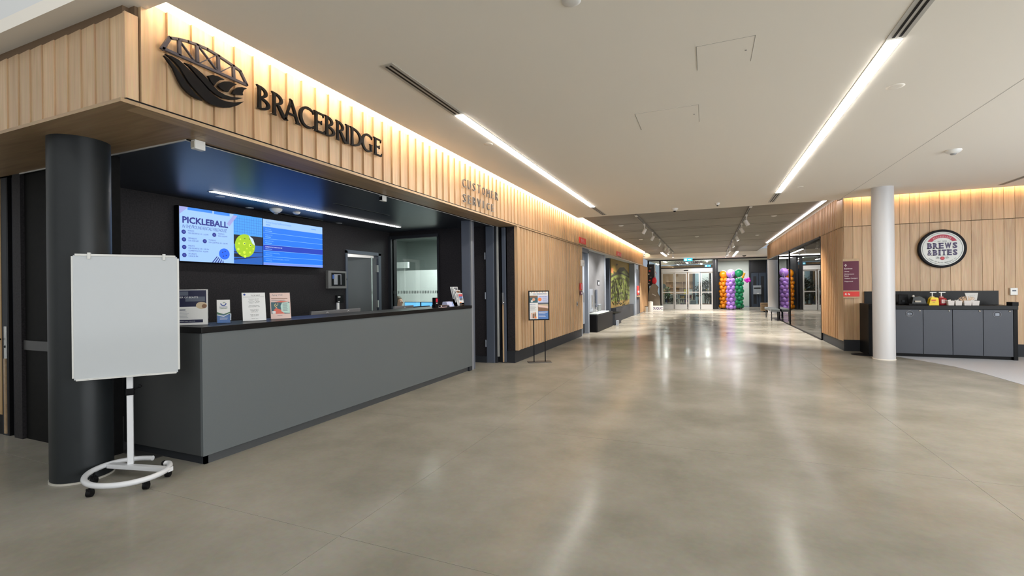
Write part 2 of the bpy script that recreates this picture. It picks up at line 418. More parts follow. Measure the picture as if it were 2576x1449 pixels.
# cove above the boards
cv = MB().box(-3.40, -3.36, 1.855, 28.4, 3.25, 3.50, WHITE).box(-3.36, -2.90, 1.855, 28.4, 3.46, 3.50, WHITE).box(-2.93, -2.90, 1.855, 28.4, CZ + 0.09, 3.46, WHITE)
cv.box(-3.40, -2.90, 1.80, 1.855, CZ + 0.09, 3.50, WHITE).box(-3.03, -2.97, 1.9, 28.2, 3.355, 3.37, SILVERP)
cvs = struct(cv.build('trim_2', loc=(-3.25, 14, 3.3)), 'white cove over the oak fascia')
MB().box(-3.03, -2.97, 1.90, 28.2, 3.37, 3.40, COVEW).build('light_strip', cvs)
# return face of the fascia towards the lobby
tr_ = sgroup('trim_3', (-6, 1.76, 2.56), 'oak board return of the fascia, turned to the lobby')
MB().box(-9, -3.36, 1.765, 1.80, 2.598, 3.2, BACKM).build('backing', tr_)
x = -3.30; pr_ = None
while x > -8.9:
    if pr_ is None:
        pr_ = sawboard('board', (x, 1.765, 2.597), 2.597, 3.13, PITCH, 0.024, 0.016, OAK, (-1, 0, 0), (0, -1, 0)).build('board', tr_); x0 = x
    else: dcopy(pr_, tr_, (x - x0, 0, 0))
    x -= PITCH
# ---------------------------------------------------------------- left lower oak wall
wl = sgroup('wall_left', (XF, 10, 0), 'oak board wall beside the service counter')
MB().box(-3.36, -3.31, 8.17, 13.13, 0.235, 2.55, BACKM).build('backing', wl)
q = None; y = 8.17
while y < 13.0:
    if q is None: q = sawboard('board', (XF, y, 0.235), 0.235, 2.553, PITCH, 0.028, 0.010, OAK, (0, 1, 0), (1, 0, 0)).build('board', wl); y0 = y
    else: dcopy(q, wl, (0, y - y0, 0))
    y += PITCH
bx('end_panel', -3.62, -3.27, 8.12, 8.168, 0.235, 2.56, BLACKWALL, wl)
bx('end_board', -3.345, -3.265, 8.10, 8.165, 0.235, 2.56, OAK, wl)
struct(bx('baseboard_left', -3.40, -3.335, 8.13, 13.13, 0, 0.235, CHAR2), 'charcoal recessed base below the oak boards')
# grey recess with door and fountain, Y 13.13 - 18.7
wr = sgroup('wall_left', (-3.6, 16, 0), 'grey panelled recess after the oak wall')
MB().box(-3.55, -3.45, 14.12, 16.95, 0, 2.56, GREYWALL).build('panel', wr)
MB().box(-3.55, -3.44, 16.951, 17.15, 0, 2.55, LBLUEGREY).build('return_panel', wr)
wn = sgroup('wall_side', (-4.4, 17.8, 0), 'blue-grey niche after the grey recess')
MB().box(-5.2, -5.1, 16.96, 18.67, 0, 2.55, BLUEGREY).box(-5.2, -3.6, 18.68, 18.76, 0, 2.56, BLUEGREY).box(-5.2, -3.56, 16.86, 16.95, 0, 2.55, BLUEGREY).build('niche_panel', wn)
MB().box(-5.2, -3.3, 13.1, 25.6, 2.555, 2.60, mat('niche_ceiling', (0.5, 0.52, 0.54), 0.6)).build('ceiling_panel', wn)
bx('base', -3.449, -3.442, 14.12, 16.95, 0, 0.22, CHAR2, wr)
# steel door and frame in the recess
d1 = sgroup('door_1', (-3.45, 13.6, 0), 'blue-grey metal door and frame at the end of the oak wall')
bx('frame', -3.52, -3.34, 13.14, 13.24, 0, 2.50, LBLUEGREY, d1, 0.01)
bx('frame', -3.52, -3.34, 14.00, 14.12, 0, 2.50, LBLUEGREY, d1, 0.01)
bx('frame', -3.52, -3.34, 13.14, 14.12, 2.43, 2.55, BLUEGREY, d1, 0.01)
dl = bx('door_leaf', -3.50, -3.46, 13.24, 14.0, 0.01, 2.43, LBLUEGREY, d1)
bx('kick_plate', -3.459, -3.452, 13.28, 13.96, 0.02, 0.3, CHAR2, dl)
bx('vision_panel', -3.459, -3.450, 13.55, 13.66, 1.55, 2.0, mat('door_glass', (0.5, 0.56, 0.6), 0.15), dl)
MB().box(-3.452, -3.43, 13.85, 13.89, 0.95, 1.25, SILVER).build('handle', dl)
# green mural wall Y 18.8 - 23.5
wm = sgroup('wall_left', (-3.5, 21, 0), 'wall with the green landscape mural')
bx('wall_panel', -3.72, -3.58, 18.76, 25.6, 0, 2.56, BLUEGREY, wm)
wm2 = sgroup('trim_8', (-3.45, 22, 0), 'dark plinth and pilasters around the mural')
bx('plinth', -3.579, -3.36, 18.76, 23.6, 0, 0.56, CHAR2, wm2)
bx('pilaster', -3.60, -3.30, 23.55, 24.1, 0, 2.52, LBLUEGREY, wm2)
bx('pilaster', -3.60, -3.32, 24.1, 25.4, 0, 2.30, BLUEGREY, wm2)
wm3 = sgroup('wall_left', (XF, 27, 0), 'last oak board section before the library')
MB().box(-3.36, -3.31, 25.4, 28.9, 0.1, 2.55, BACKM).build('backing', wm3)
y = 25.42; q = None
while y < 28.8:
    if q is None: q = sawboard('board', (XF, y, 0.02), 0.02, 2.553, PITCH, 0.03, 0.01, OAK, (0, 1, 0), (1, 0, 0)).build('board', wm3); y0 = y
    else: dcopy(q, wm3, (0, y - y0, 0))
    y += PITCH
struct(bx('wall_left', -5.4, -5.3, 18.7, 31, 0, 3.3, CHAR2), 'dark wall behind the mural')
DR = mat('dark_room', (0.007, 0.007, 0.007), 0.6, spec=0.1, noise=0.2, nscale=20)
# ---------------------------------------------------------------- service booth shell
XB = -6.1; YB = 8.0; BC = 2.585
wb = MB()
# back wall with doorway Y 6.78-7.60
wb.box(XB - 0.15, XB, 2.33, 6.72, 0, BC, BLACKWALL).box(XB - 0.15, XB, 6.72, 7.68, 2.12, BC, BLACKWALL).box(XB - 0.15, XB, 7.68, 8.15, 0, BC, BLACKWALL)
struct(wb.build('wall_back', loc=(XB, 5, 0)), 'black wall behind the service counter')
wr2 = MB().box(XB, -6.03, YB, YB + 0.15, 0, BC, BLACKWALL).box(-4.91, -3.86, YB, YB + 0.15, 0, BC, BLACKWALL)
wr2.box(-6.03, -4.91, YB, YB + 0.15, 2.45, BC, BLACKWALL).box(-6.03, -4.91, YB, YB + 0.15, 0, 0.85, BLACKWALL)
struct(wr2.build('wall_right', loc=(-5, YB, 0)), 'black end wall of the service booth')
struct(MB().box(-6.205, -4.72, 2.36, 2.45, 0, BC, DR).build('wall_left', loc=(-5.4, 2.4, 0)), 'black side wall of the service booth')
struct(MB().box(-6.3, -3.62, 2.33, 8.15, BC, BC + 0.06, BOOTHCEIL).build('ceiling', loc=(-4.9, 5, BC)), 'dark glossy ceiling of the service booth')
struct(MB().box(XB, -4.3, 2.45, 8.0, 0, 0.006, mat('booth_floor', (0.05, 0.05, 0.05), 0.6)).build('floor', loc=(-5, 5, 0)), 'dark floor inside the service booth')
# bulkhead edge strip around the booth ceiling (shutter slot)
tm = sgroup('trim_4', (-3.64, 5, 2.57), 'shutter guide around the booth ceiling')
bx('guide', -3.645, -3.63, 2.33, 7.9, 2.555, 2.60, BLACK, tm)
bx('guide', -3.66, -3.652, 2.33, 7.9, 2.552, 2.585, SILVERP, tm)
bx('guide', -6.1, -3.65, 2.325, 2.335, 2.552, 2.60, SILVERP, tm)
# window to the office
w1 = sgroup('window_1', (-5.47, YB, 0.85), 'office window in the booth end wall')
for a in ((-6.10, -6.03, 0.85, 2.50), (-4.925, -4.91, 0.85, 2.46)): bx('window_frame', a[0], a[1], YB - 0.05, YB + 0.05, a[2], a[3], CHAR2, w1)
bx('window_frame', -6.03, -4.91, YB - 0.04, YB + 0.05, 2.44, 2.50, CHAR2, w1)
bx('window_frame', -6.03, -4.91, YB - 0.04, YB + 0.05, 0.85, 0.90, CHAR2, w1)
gp = MB().box(-6.03, -4.91, YB + 0.02, YB + 0.026, 0.9, 2.44, glass('office_glass', (0.85, 0.90, 0.88))).build('pane', w1)
dots = MB()
for i in range(29):
    xx = -6.02 + i * 0.0385; dots.box(xx, xx + 0.013, YB + 0.014, YB + 0.019, 1.315, 1.372, mat('frost_dash', (0.09, 0.12, 0.11), 0.6))
dots.build('privacy_dashes', gp)
# door in the back wall (open) with frame
d2 = sgroup('door_2', (XB, 7.2, 0), 'charcoal door standing ajar in the booth back wall')
for a in ((6.70, 6.75), (7.62, 7.70)): bx('frame', XB - 0.1, XB + 0.02, a[0], a[1], 0, 2.13, BLUEGREY, d2)
bx('frame', XB - 0.1, XB + 0.02, 6.70, 7.70, 2.08, 2.14, BLUEGREY, d2)
lf = MB().obox((XB - 0.06, 7.60, 0.01), (-0.20, -0.80, 0), (0.045, 0, 0), (0, 0, 2.02), CHAR).build('door_leaf', d2)
for z in (0.25, 1.05, 1.75): MB().box(XB - 0.05, XB + 0.03, 7.575, 7.60, z, z + 0.14, SILVER).build('hinge', d2)
MB().box(XB - 0.05, XB - 0.03, 7.46, 7.49, 0.2, 2.05, CHROME).build('door_edge', d2)
# back room and office behind
bk2 = MB().box(-8.6, -8.5, 5.6, 8.05, 0, 2.9, WHITE_W).box(-8.6, -6.25, 5.5, 5.6, 0, 2.9, WHITE_W).box(-8.6, -6.25, 8.05, 8.14, 0, 2.9, WHITE_W).box(-8.6, -6.25, 5.6, 8.1, 2.9, 2.95, WHITE_W)
struct(bk2.build('wall_back', loc=(-7.5, 7, 0)), 'pale back room seen above the door')
OFW = mat('office_wall', (0.33, 0.37, 0.355), 0.7)
of = MB().box(-8.6, -3.55, 12.0, 12.1, 0, 2.9, OFW).box(-8.6, -8.5, 8.16, 12.0, 0, 2.9, OFW).box(-3.62, -3.56, 8.16, 12.0, 0, 2.9, OFW).box(-8.6, -3.56, 8.16, 12.0, 2.85, 2.9, OFW)
struct(of.build('wall_back', loc=(-5.5, 11, 0)), 'pale green-white office walls')
# lower, brighter office partition and the bulkhead above it
bx_ = MB().box(-8.45, -3.7, 10.6, 10.68, 0, 1.91, mat('office_partition', (0.80, 0.84, 0.82), 0.6)).build('wall_back', loc=(-6, 10.6, 0)); struct(bx_, 'white office partition')
MB().box(-8.4, -7.42, 10.5, 10.58, 1.98, 2.14, mat('office_partition', (0.80, 0.84, 0.82), 0.6)).build('trim', bx_)
# post at the counter's far end, door jamb group beside it
pt = thing('steel_post', 'blue-grey square steel post at the far end of the service counter', 'post', (-3.86, 7.2, 0))
bx('post_shaft', -3.93, -3.76, 7.14, 7.30, 0, 2.585, mat('post_paint', (0.115, 0.13, 0.165), 0.4), pt, 0.008)
bx('corner_strip', -3.758, -3.742, 7.143, 7.20, 0, 2.585, mat('post_edge', (0.22, 0.23, 0.25), 0.4), pt)
d3 = sgroup('door_3', (-3.7, 7.98, 0), 'blue-grey side door frame and wood edged sliding panel next to the service counter')
bx('frame', -3.86, -3.70, 7.96, 8.04, 0, 2.58, BLUEGREY, d3, 0.006)
bx('frame', -3.70, -3.66, 7.99, 8.04, 0, 2.58, CHAR2, d3)
bx('jamb_strip', -3.655, -3.625, 8.00, 8.03, 0.12, 2.56, mat('pale_strip', (0.36, 0.37, 0.36), 0.4), d3)
pl = bx('sliding_panel', -3.56, -3.50, 8.03, 8.09, 0.02, 2.54, BLUEGREY, d3)
bx('wood_edge', -3.555, -3.53, 8.018, 8.031, 0.02, 1.18, OAK, pl)
bx('lock_plate', -3.555, -3.525, 8.012, 8.019, 1.1, 1.32, SILVER, pl)
MB().ball((-3.52, 8.0, 1.13), 0.016, CHROME).build('latch', pl)
for z in (0.3, 1.2, 1.95): MB().cyl((-3.875, 7.955, z), (-3.875, 7.955, z + 0.13), 0.010, m=LBLUEGREY).build('hinge', d3)
bx('back_panel', -3.86, -3.37, 8.12, 8.155, 0, 2.58, CHAR2, d3)
bx('base_board', -3.60, -3.33, 8.075, 8.118, 0, 0.22, CHAR2, d3)
bx('cover_panel', -3.48, -3.33, 8.09, 8.12, 0.2, 2.56, BLACKWALL, d3)
struct(MB().box(-5.2, -3.86, 7.94, 7.999, 0, 0.12, CHAR2).build('baseboard_right', loc=(-4.5, 7.97, 0)), 'black base of the booth end wall')
# ---------------------------------------------------------------- far left: dark doorway beside the column
dd = sgroup('door_4', (-6.3, 2.5, 0), 'dark doorway with an oak-faced door leaf beside the column')
WOODEDGE = wood('oak_orange', (0.42, 0.26, 0.11), (0.55, 0.35, 0.16))
lf4 = bx('door_leaf', -9, -6.49, 2.33, 2.40, 0.2, 2.55, WOODEDGE, dd)
bx('base_panel', -9, -6.49, 2.34, 2.39, 0, 0.2, BLACK, dd)
bx('edge_panel', -6.489, -6.38, 2.335, 2.40, 0.0, 2.55, CHAR2, dd)
bx('wood_strip', -6.44, -6.40, 2.325, 2.336, 0.02, 0.76, OAK_H, dd)
bx('wood_strip', -6.375, -6.355, 2.335, 2.40, 0.0, 2.55, BLACK, dd)
bx('frame', -6.34, -6.25, 2.36, 2.46, 0, 2.55, CHAR2, dd)
bx('frame', -6.225, -6.205, 2.38, 2.46, 0.2, 2.55, mat('dim_metal', (0.10, 0.10, 0.10), 0.35, 0.5), dd)
lk = bx('lock', -6.43, -6.385, 2.325, 2.336, 0.76, 1.08, SILVER, dd, 0.003)
MB().lathe((-6.407, 2.322, 0.88), [(0.0, 0.0), (0.013, 0.0), (0.013, 0.006), (0, 0.006)], BLACK, axis=(0, 1, 0)).build('keyhole', lk)
MB().tube([(-6.50, 2.33, 0.95), (-6.50, 2.28, 0.95), (-6.58, 2.27, 0.95), (-6.58, 2.27, 0.90), (-6.52, 2.28, 0.90)], 0.008, BLACK).build('handle', lf4)
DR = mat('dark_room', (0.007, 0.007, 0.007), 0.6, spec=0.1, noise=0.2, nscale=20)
dr = MB().box(-9, -8.9, 2.4, 5.4, 0, 2.9, DR).box(-9, -6.25, 5.3, 5.4, 0, 2.9, DR).box(-9, -6.25, 2.4, 5.4, 2.6, 2.7, DR).box(-6.26, -6.25, 2.46, 5.3, 0, 2.6, DR)
struct(dr.build('wall_left', loc=(-7.5, 4, 0)), 'unlit room through the dark doorway')
MB().box(-6.2, -5.2, 2.345, 2.359, 0.86, 0.95, mat('dim_rail', (0.05, 0.05, 0.05), 0.4)).build('ledge', dd)
# ---------------------------------------------------------------- right walls
XR = 2.645; YW = 11.80; RB = 2.62
OAKR = OAK
# long fascia over the glass, facing the corridor
tf2 = sgroup('trim_5', (XR, 18, RB), 'oak board fascia over the right-hand glazing')
MB().box(XR, XR + 0.06, 12.05, 25.0, RB + 0.005, 3.27, BACKM).build('backing', tf2)
y = 12.09; q = None
while y < 24.95:
    if q is None: q = sawboard('board', (XR, y, RB), RB, 3.27, 0.159, 0.030, 0.010, OAK, (0, 1, 0), (-1, 0, 0)).build('board', tf2); y0 = y
    else: dcopy(q, tf2, (0, y - y0, 0))
    y += 0.159
MB().box(XR - 0.02, XR + 0.5, 25.0, 25.04, RB, 3.27, OAK).build('end_board', tf2)
bx('fascia_soffit', XR - 0.02, XR + 1.2, 13.9, 25.0, RB - 0.03, RB, CHAR2, tf2)
cvr = MB().box(2.5, XR + 0.1, 11.84, 28.4, 3.42, 3.46, WHITE).box(XR + 0.02, XR + 0.1, 12.0, 25.0, 3.27, 3.42, WHITE).box(2.48, 2.5, 11.84, 28.4, 3.28, 3.46, WHITE)
cvr = struct(cvr.build('trim_6', loc=(2.55, 18, 3.4)), 'white light slot above the right oak fascia')
MB().box(2.40, 2.455, 11.9, 23.3, 3.258, 3.279, mat('light_line_right', (1, 0.93, 0.98), 0.5, emit=6)).build('light_strip', cvr)
# slatted return below, and end-grain corner
wr3 = sgroup('wall_right', (XR, 13, 0), 'oak board wall between the café corner and the glass')
MB().box(XR, XR + 0.06, 12.05, 13.86, 0.2, RB, BACKM).build('backing', wr3)
y = 12.09; q = None
while y < 13.8:
    if q is None: q = sawboard('board', (XR, y, 0.205), 0.205, RB - 0.012, 0.159, 0.034, 0.006, OAK, (0, 1, 0), (-1, 0, 0)).build('board', wr3); y0 = y
    else: dcopy(q, wr3, (0, y - y0, 0))
    y += 0.159
MB().prism([(XR - 0.03, 12.085, 0.205), (XR - 0.01, 11.95, 0.205), (XR + 0.005, YW + 0.01, 0.205), (XR + 0.06, YW + 0.02, 0.205), (XR + 0.06, 12.085, 0.205)], (0, 0, RB - 0.215), OAK).build('corner_board', wr3)
MB().prism([(XR - 0.03, 12.085, RB), (XR - 0.01, 11.95, RB), (XR + 0.005, YW + 0.01, RB), (XR + 0.06, YW + 0.02, RB), (XR + 0.06, 12.085, RB)], (0, 0, 0.58), OAK).build('corner_board', wr3)
struct(MB().prism([(XR + 0.0, 11.79, 0), (XR + 0.02, 13.9, 0), (XR + 0.15, 13.9, 0), (XR + 0.15, 11.79, 0)], (0, 0, 0.2), CHAR2).build('baseboard_right', loc=(XR, 12.8, 0)), 'black base of the right oak wall')
# café wall facing the lobby
wc = sgroup('wall_back', (6, YW, 0), 'oak board café wall with the round sign')
MB().box(XR + 0.06, 9, YW + 0.02, YW + 0.1, 0.2, 3.36, BACKM).build('backing', wc)
x = XR + 0.02; q = None; q2 = None
while x < 8.9:
    if q is None:
        q = sawboard('board', (x, YW + 0.02, 0.235), 0.235, RB - 0.012, 0.159, 0.022, 0.015, OAKR, (1, 0, 0), (0, -1, 0)).build('board', wc); x0 = x
        q2 = sawboard('board', (x, YW + 0.02, RB), RB, 3.36, 0.159, 0.024, 0.017, OAKR, (1, 0, 0), (0, -1, 0)).build('board', wc)
    else: dcopy(q, wc, (x - x0, 0, 0)); dcopy(q2, wc, (x - x0, 0, 0))
    x += 0.159
struct(bx('baseboard_back', XR, 9, YW - 0.005, YW + 0.04, 0, 0.235, CHAR2), 'black base of the café wall')
# cove in the ceiling in front of the café wall (ceiling stops short of the wall)
cc = MB().box(2.70, 9, 11.55, 11.95, 3.44, 3.47, WHITE).box(2.70, 9, 11.82, 11.95, 3.36, 3.44, WHITE).box(2.70, 9, 11.55, 11.58, CZ + 0.09, 3.44, WHITE).box(2.68, 2.70, 11.55, 11.9, CZ + 0.09, 3.47, WHITE)
ccs = struct(cc.build('trim_7', loc=(6, 11.8, 3.3)), 'white cove behind the café ceiling edge')
MB().box(2.72, 8.95, 11.61, 11.65, 3.38, 3.41, COVE).build('light_strip', ccs)
# glass screen of the café room
w2 = sgroup('window_2', (XR, 17.6, 0), 'full-height glass screen under the right oak fascia')
for y0, y1 in ((13.87, 18.7), (18.76, 21.4)):
    MB().box(XR - 0.006, XR + 0.006, y0, y1, 0.03, RB - 0.03, GLASS).build('pane', w2)
bx('mullion', XR - 0.03, XR + 0.03, 18.7, 18.76, 0, RB - 0.03, BLACK, w2)
bx('mullion', XR - 0.03, XR + 0.03, 21.4, 21.46, 0, RB - 0.03, BLACK, w2)
bx('mullion', XR - 0.01, XR + 0.03, 13.86, 13.90, 0, RB - 0.03, BLACK, w2)
bx('rail', XR - 0.02, XR + 0.02, 13.87, 21.4, 0, 0.03, BLACK, w2)
bx('rail', XR - 0.02, XR + 0.02, 13.87, 21.4, RB - 0.05, RB - 0.03, BLACK, w2)
CR = mat('dim_room_wall', (0.16, 0.16, 0.16), 0.7)
cr = MB().box(6.4, 6.5, 12.0, 22.0, 0, 3.2, CR).box(XR + 0.1, 6.5, 12.0, 12.06, 0, 3.2, CR).box(XR + 0.05, 6.5, 21.5, 21.6, 0, 3.2, CR).box(XR + 0.1, 6.5, 12.0, 21.6, 2.62, 2.7, CR)
struct(cr.build('wall_right', loc=(5, 17, 0)), 'dim room behind the glass screen')
# round columns
def column(x, y, r, z1, m, label, rot=0):
    t = thing('column', label, 'column', (x, y, 0))
    MB().cyl((x, y, 0.012), (x, y, z1), r, m=m, n=40).build('shaft', t)
    MB().cyl((x, y, 0), (x, y, 0.014), r + 0.006, m=JOINT if m is not PAINTW else WHITE, n=40).build('floor_joint', t)
    return t
PAINTW = mat('column_white', (0.60, 0.60, 0.615), 0.36)
column(-4.43, 2.03, 0.185, 2.562, mat('column_charcoal', (0.016, 0.019, 0.021), 0.4, spec=0.3, noise=0.08, nscale=4), 'thick round charcoal column behind the whiteboard')
column(3.03, 10.72, 0.17, CZ, PAINTW, 'white round column in front of the grey café counter')
column(3.0, 26.4, 0.23, 3.28, PAINTW, 'white round column at the far end of the oak fascia')
# ---------------------------------------------------------------- library front
YL = 30.8
FRD = mat('dark_frame', (0.012, 0.013, 0.016), 0.4)
w3 = sgroup('window_3', (-1.2, YL, 0), 'dark framed glass front of the library')
for a in ((-3.5, -3.40), (-2.79, -2.68), (0.30, 0.46)): bx('mullion', a[0], a[1], YL - 0.06, YL + 0.06, 0, 3.07, FRD, w3)
bx('head_rail', -3.5, 3.66, YL - 0.05, YL + 0.05, 3.0, 3.07, FRD, w3)
bx('transom_rail', -2.68, 0.30, YL - 0.05, YL + 0.05, 2.50, 2.56, FRD, w3)
MB().box(-2.68, 0.30, YL - 0.005, YL + 0.005, 2.56, 3.0, GLASS).build('pane', w3)
MB().box(-3.40, -2.79, YL - 0.005, YL + 0.005, 0.1, 3.0, GLASS).build('pane', w3)
bx('bottom_rail', -3.40, -2.79, YL - 0.03, YL + 0.03, 0, 0.1, FRD, w3)
# automatic sliding doors
d5 = sgroup('door_5', (-1.2, YL, 0), 'silver framed sliding glass doors of the library')
SP = mat('door_silver', (0.74, 0.74, 0.72), 0.45)
hd = bx('header', -2.66, 0.29, YL - 0.12, YL + 0.04, 2.26, 2.49, SP, d5, 0.008)
MB().cyl((-1.33, YL - 0.121, 2.37), (-1.08, YL - 0.121, 2.37), 0.03, m=BLACK, n=8).build('sensor', hd)
for k, (a, b) in enumerate(((-2.66, -1.90), (-1.88, -1.16), (-1.10, -0.42), (-0.38, 0.29))):
    yy = YL - (0.06 if k in (1, 2) else 0.0)
    p = MB().box(a, a + 0.065, yy - 0.025, yy + 0.025, 0, 2.26, SP).box(b - 0.065, b, yy - 0.025, yy + 0.025, 0, 2.26, SP)
    p.box(a + 0.065, b - 0.065, yy - 0.025, yy + 0.025, 2.18, 2.26, SP).box(a + 0.065, b - 0.065, yy - 0.025, yy + 0.025, 1.0, 1.06, SP).box(a + 0.065, b - 0.065, yy - 0.025, yy + 0.025, 0, 0.28, SP)
    pf = p.build('door_leaf', d5)
    MB().box(a + 0.065, b - 0.065, yy - 0.004, yy + 0.004, 0.28, 1.0, GLASS).box(a + 0.065, b - 0.065, yy - 0.004, yy + 0.004, 1.06, 2.18, GLASS).build('pane', pf)
# library interior
LIBW = wood('library_wood', (0.44, 0.25, 0.13), (0.55, 0.34, 0.18))
li = MB().box(-3.5, 2.2, 39.9, 40.0, 0, 3.07, LIBW)
struct(li.build('wall_back', loc=(-1, 40, 0)), 'wood wall at the back of the library')
struct(MB().box(-5.3, -5.2, 30.8, 40, 0, 3.4, WHITE_W).box(0.5, 0.6, 30.86, 34.4, 0, 3.07, CHAR2).build('wall_side', loc=(-4, 35, 0)), 'library side walls')
for k, (x, y, lx) in enumerate(((-2.6, 33.0, 0), (-1.3, 35.0, 0), (0.0, 33.4, 0), (-3.4, 36, 0), (-0.4, 37.5, 0))):
    t = thing('linear_light', ['first', 'second', 'third', 'fourth', 'fifth'][k] + ' white light bar on the library ceiling, counted from the left glass post', 'light', (x, y, 3.05), 'light bars inside the library')
    MB().box(x - 0.06, x + 0.06, y - 0.9, y + 0.9, 3.045, 3.069, SILVERP).build('housing', t)
    MB().box(x - 0.05, x + 0.05, y - 0.88, y + 0.88, 3.035, 3.045, mat('library_bar', (1, 0.98, 0.95), 0.5, emit=42)).build('diffuser', t)
for x in (-2.2, -0.7):
    pass
# recess right of the library: dark panel, pale panel, dark doors
rc = sgroup('wall_back', (2, 34.5, 0), 'recessed end wall behind the balloon columns')
bx('pale_wall_panel', 0.5, 2.53, 34.5, 34.55, 2.36, 3.07, mat('pale_panel', (0.60, 0.66, 0.62), 0.5), rc)
bx('pale_wall_panel', 1.87, 2.53, 34.5, 34.55, 1.20, 2.355, mat('pale_panel2', (0.64, 0.70, 0.68), 0.5), rc)
bx('pale_wall_panel', 1.87, 2.53, 34.5, 34.55, 0.05, 1.195, mat('pale_panel3', (0.60, 0.72, 0.66), 0.5), rc)
bx('dark_panel', 0.5, 1.865, 34.48, 34.55, 0, 2.35, CHAR2, rc)
struct(MB().box(2.53, 2.60, 34.4, 34.5, 0, 3.07, FRD).box(2.6, 4.4, 34.5, 34.6, 0, 3.07, mat('navy_wall', (0.03, 0.036, 0.05), 0.4)).build('wall_back', loc=(3.4, 34.5, 0)), 'dark navy wall with double doors')
d6 = sgroup('door_6', (3.1, 34.45, 0), 'dark navy double door with a book drop')
NAVY = mat('navy_door', (0.035, 0.05, 0.075), 0.35)
for a, b in ((2.66, 3.08), (3.10, 3.52)):
    lf = bx('door_leaf', a, b, 34.44, 34.49, 0, 2.2, NAVY, d6, 0.005)
    bx('inset_panel', a + 0.12, b - 0.12, 34.43, 34.441, 0.2, 2.0, FRD, lf)
tr6 = bx('transom_panel', 2.66, 3.52, 34.44, 34.49, 2.28, 2.98, FRD, d6)
bx('frame', 3.54, 3.66, 34.40, 34.49, 0, 3.05, NAVY, d6)
bd = thing('book_drop', 'grey wall-mounted book return box on the dark navy doors', 'drop box', (2.99, 34.41, 0.83))
MB().box(2.76, 3.22, 34.28, 34.425, 0.83, 1.40, mat('drop_grey', (0.28, 0.31, 0.34), 0.4)).build('body', bd)
MB().box(2.79, 3.19, 34.26, 34.28, 1.20, 1.26, BLACK).build('slot', bd)
MB().box(2.96, 3.10, 34.27, 34.28, 0.87, 0.90, WPLAST).build('label_plate', bd)
# lights hung before the library
for k, (x, y0, y1) in enumerate(((-2.0, 23.3, 26.0), (1.32, 24.4, 28.3))):
    t = thing('linear_light', ['white pendant light bar near the left oak wall before the library', 'white pendant light bar above the white far column side of the corridor'][k], 'light', (x, (y0 + y1) / 2, 3.02), 'pendant light bars before the library')
    MB().box(x - 0.05, x + 0.05, y0, y1, 3.02, 3.06, SILVERP).build('housing', t)
    MB().box(x - 0.045, x + 0.045, y0 + 0.02, y1 - 0.02, 3.0, 3.02, mat('pendant_bar', (1, 0.97, 1), 0.5, emit=9)).build('diffuser', t)
    for yy in (y0 + 0.4, y1 - 0.4): MB().cyl((x, yy, 3.06), (x, yy, 3.28), 0.004, m=SILVER, n=6).build('rod', t)
# ---------------------------------------------------------------- ceiling fixtures
def line_light(x, ya, yb, y_v0, y_v1, lab, lab1, lab2):
    t = thing('recessed_light', lab, 'light', (x, (ya + yb) / 2, CZ))
    MB().box(x - 0.052, x + 0.052, ya - 0.01, yb + 0.01, CZ - 0.004, CZ - 0.0005, WPLAST).build('trim_frame', t)
    MB().box(x - 0.044, x + 0.044, ya, yb, CZ - 0.009, CZ - 0.004, STRIP).build('diffuser', t)
    for k, (a, b) in enumerate((y_v0, y_v1)):
        t = thing('slot_diffuser', (lab1, lab2)[k], 'air vent', (x, (a + b) / 2, CZ))
        MB().box(x - 0.06, x + 0.06, a, b, CZ - 0.004, CZ - 0.0004, mat('vent_frame', (0.5, 0.48, 0.44), 0.5)).build('frame', t)
        for dx in (-0.028, 0.012): MB().box(x + dx, x + dx + 0.018, a + 0.03, b - 0.02, CZ - 0.006, CZ - 0.0035, BLACK).build('slot', t)
line_light(-2.35, 4.26, 10.34, (3.06, 4.24), (10.36, 11.62), 'long white light line in the ceiling nearer the oak fascia',
           'black twin-slot air vent at the near end of the left ceiling light line', 'black twin-slot air vent at the far end of the left ceiling light line')
line_light(1.29, 4.27, 10.37, (2.6, 4.25), (10.39, 11.5), 'long white light line in the ceiling nearer the café',
           'black twin-slot air vent at the top of the photo before the right light line', 'black twin-slot air vent at the far end of the right ceiling light line')
t = thing('slot_diffuser', 'slim air vent in the ceiling above the thermostat end of the café wall', 'air vent', (4.99, 10.6, CZ))
MB().box(4.95, 5.05, 9.4, 11.4, CZ - 0.004, CZ - 0.0004, mat('vent_frame', (0.5, 0.48, 0.44), 0.5)).build('frame', t)
for dx in (-0.02, 0.012): MB().box(4.99 + dx, 5.0 + dx, 9.43, 11.38, CZ - 0.006, CZ - 0.0035, BLACK).build('slot', t)
HL = mat('hatch_line', (0.33, 0.31, 0.28), 0.8)
for k, (x0, x1, y0, y1) in enumerate(((-0.06, 0.34, 3.78, 4.2), (-0.68, -0.06, 4.99, 5.52))):
    t = thing('access_hatch', ['flush access hatch in the ceiling, the one nearer the camera', 'flush access hatch in the ceiling, the one farther down the hall'][k], 'hatch', ((x0 + x1) / 2, (y0 + y1) / 2, CZ), 'ceiling access hatches')
    MB().box(x0, x1, y0, y1, CZ - 0.0015, CZ, WHITE).build('hatch_panel', t)
    e = MB()
    for a in ((x0, x0 + 0.004, y0, y1), (x1 - 0.004, x1, y0, y1), (x0, x1, y0, y0 + 0.004)): e.box(*a, CZ - 0.0022, CZ - 0.0014, HL)
    e.build('gap', t)
    MB().cyl((x1 - 0.05, (y0 + y1) / 2, CZ - 0.004), (x1 - 0.05, (y0 + y1) / 2, CZ - 0.001), 0.008, m=HL, n=10).build('lock', t)
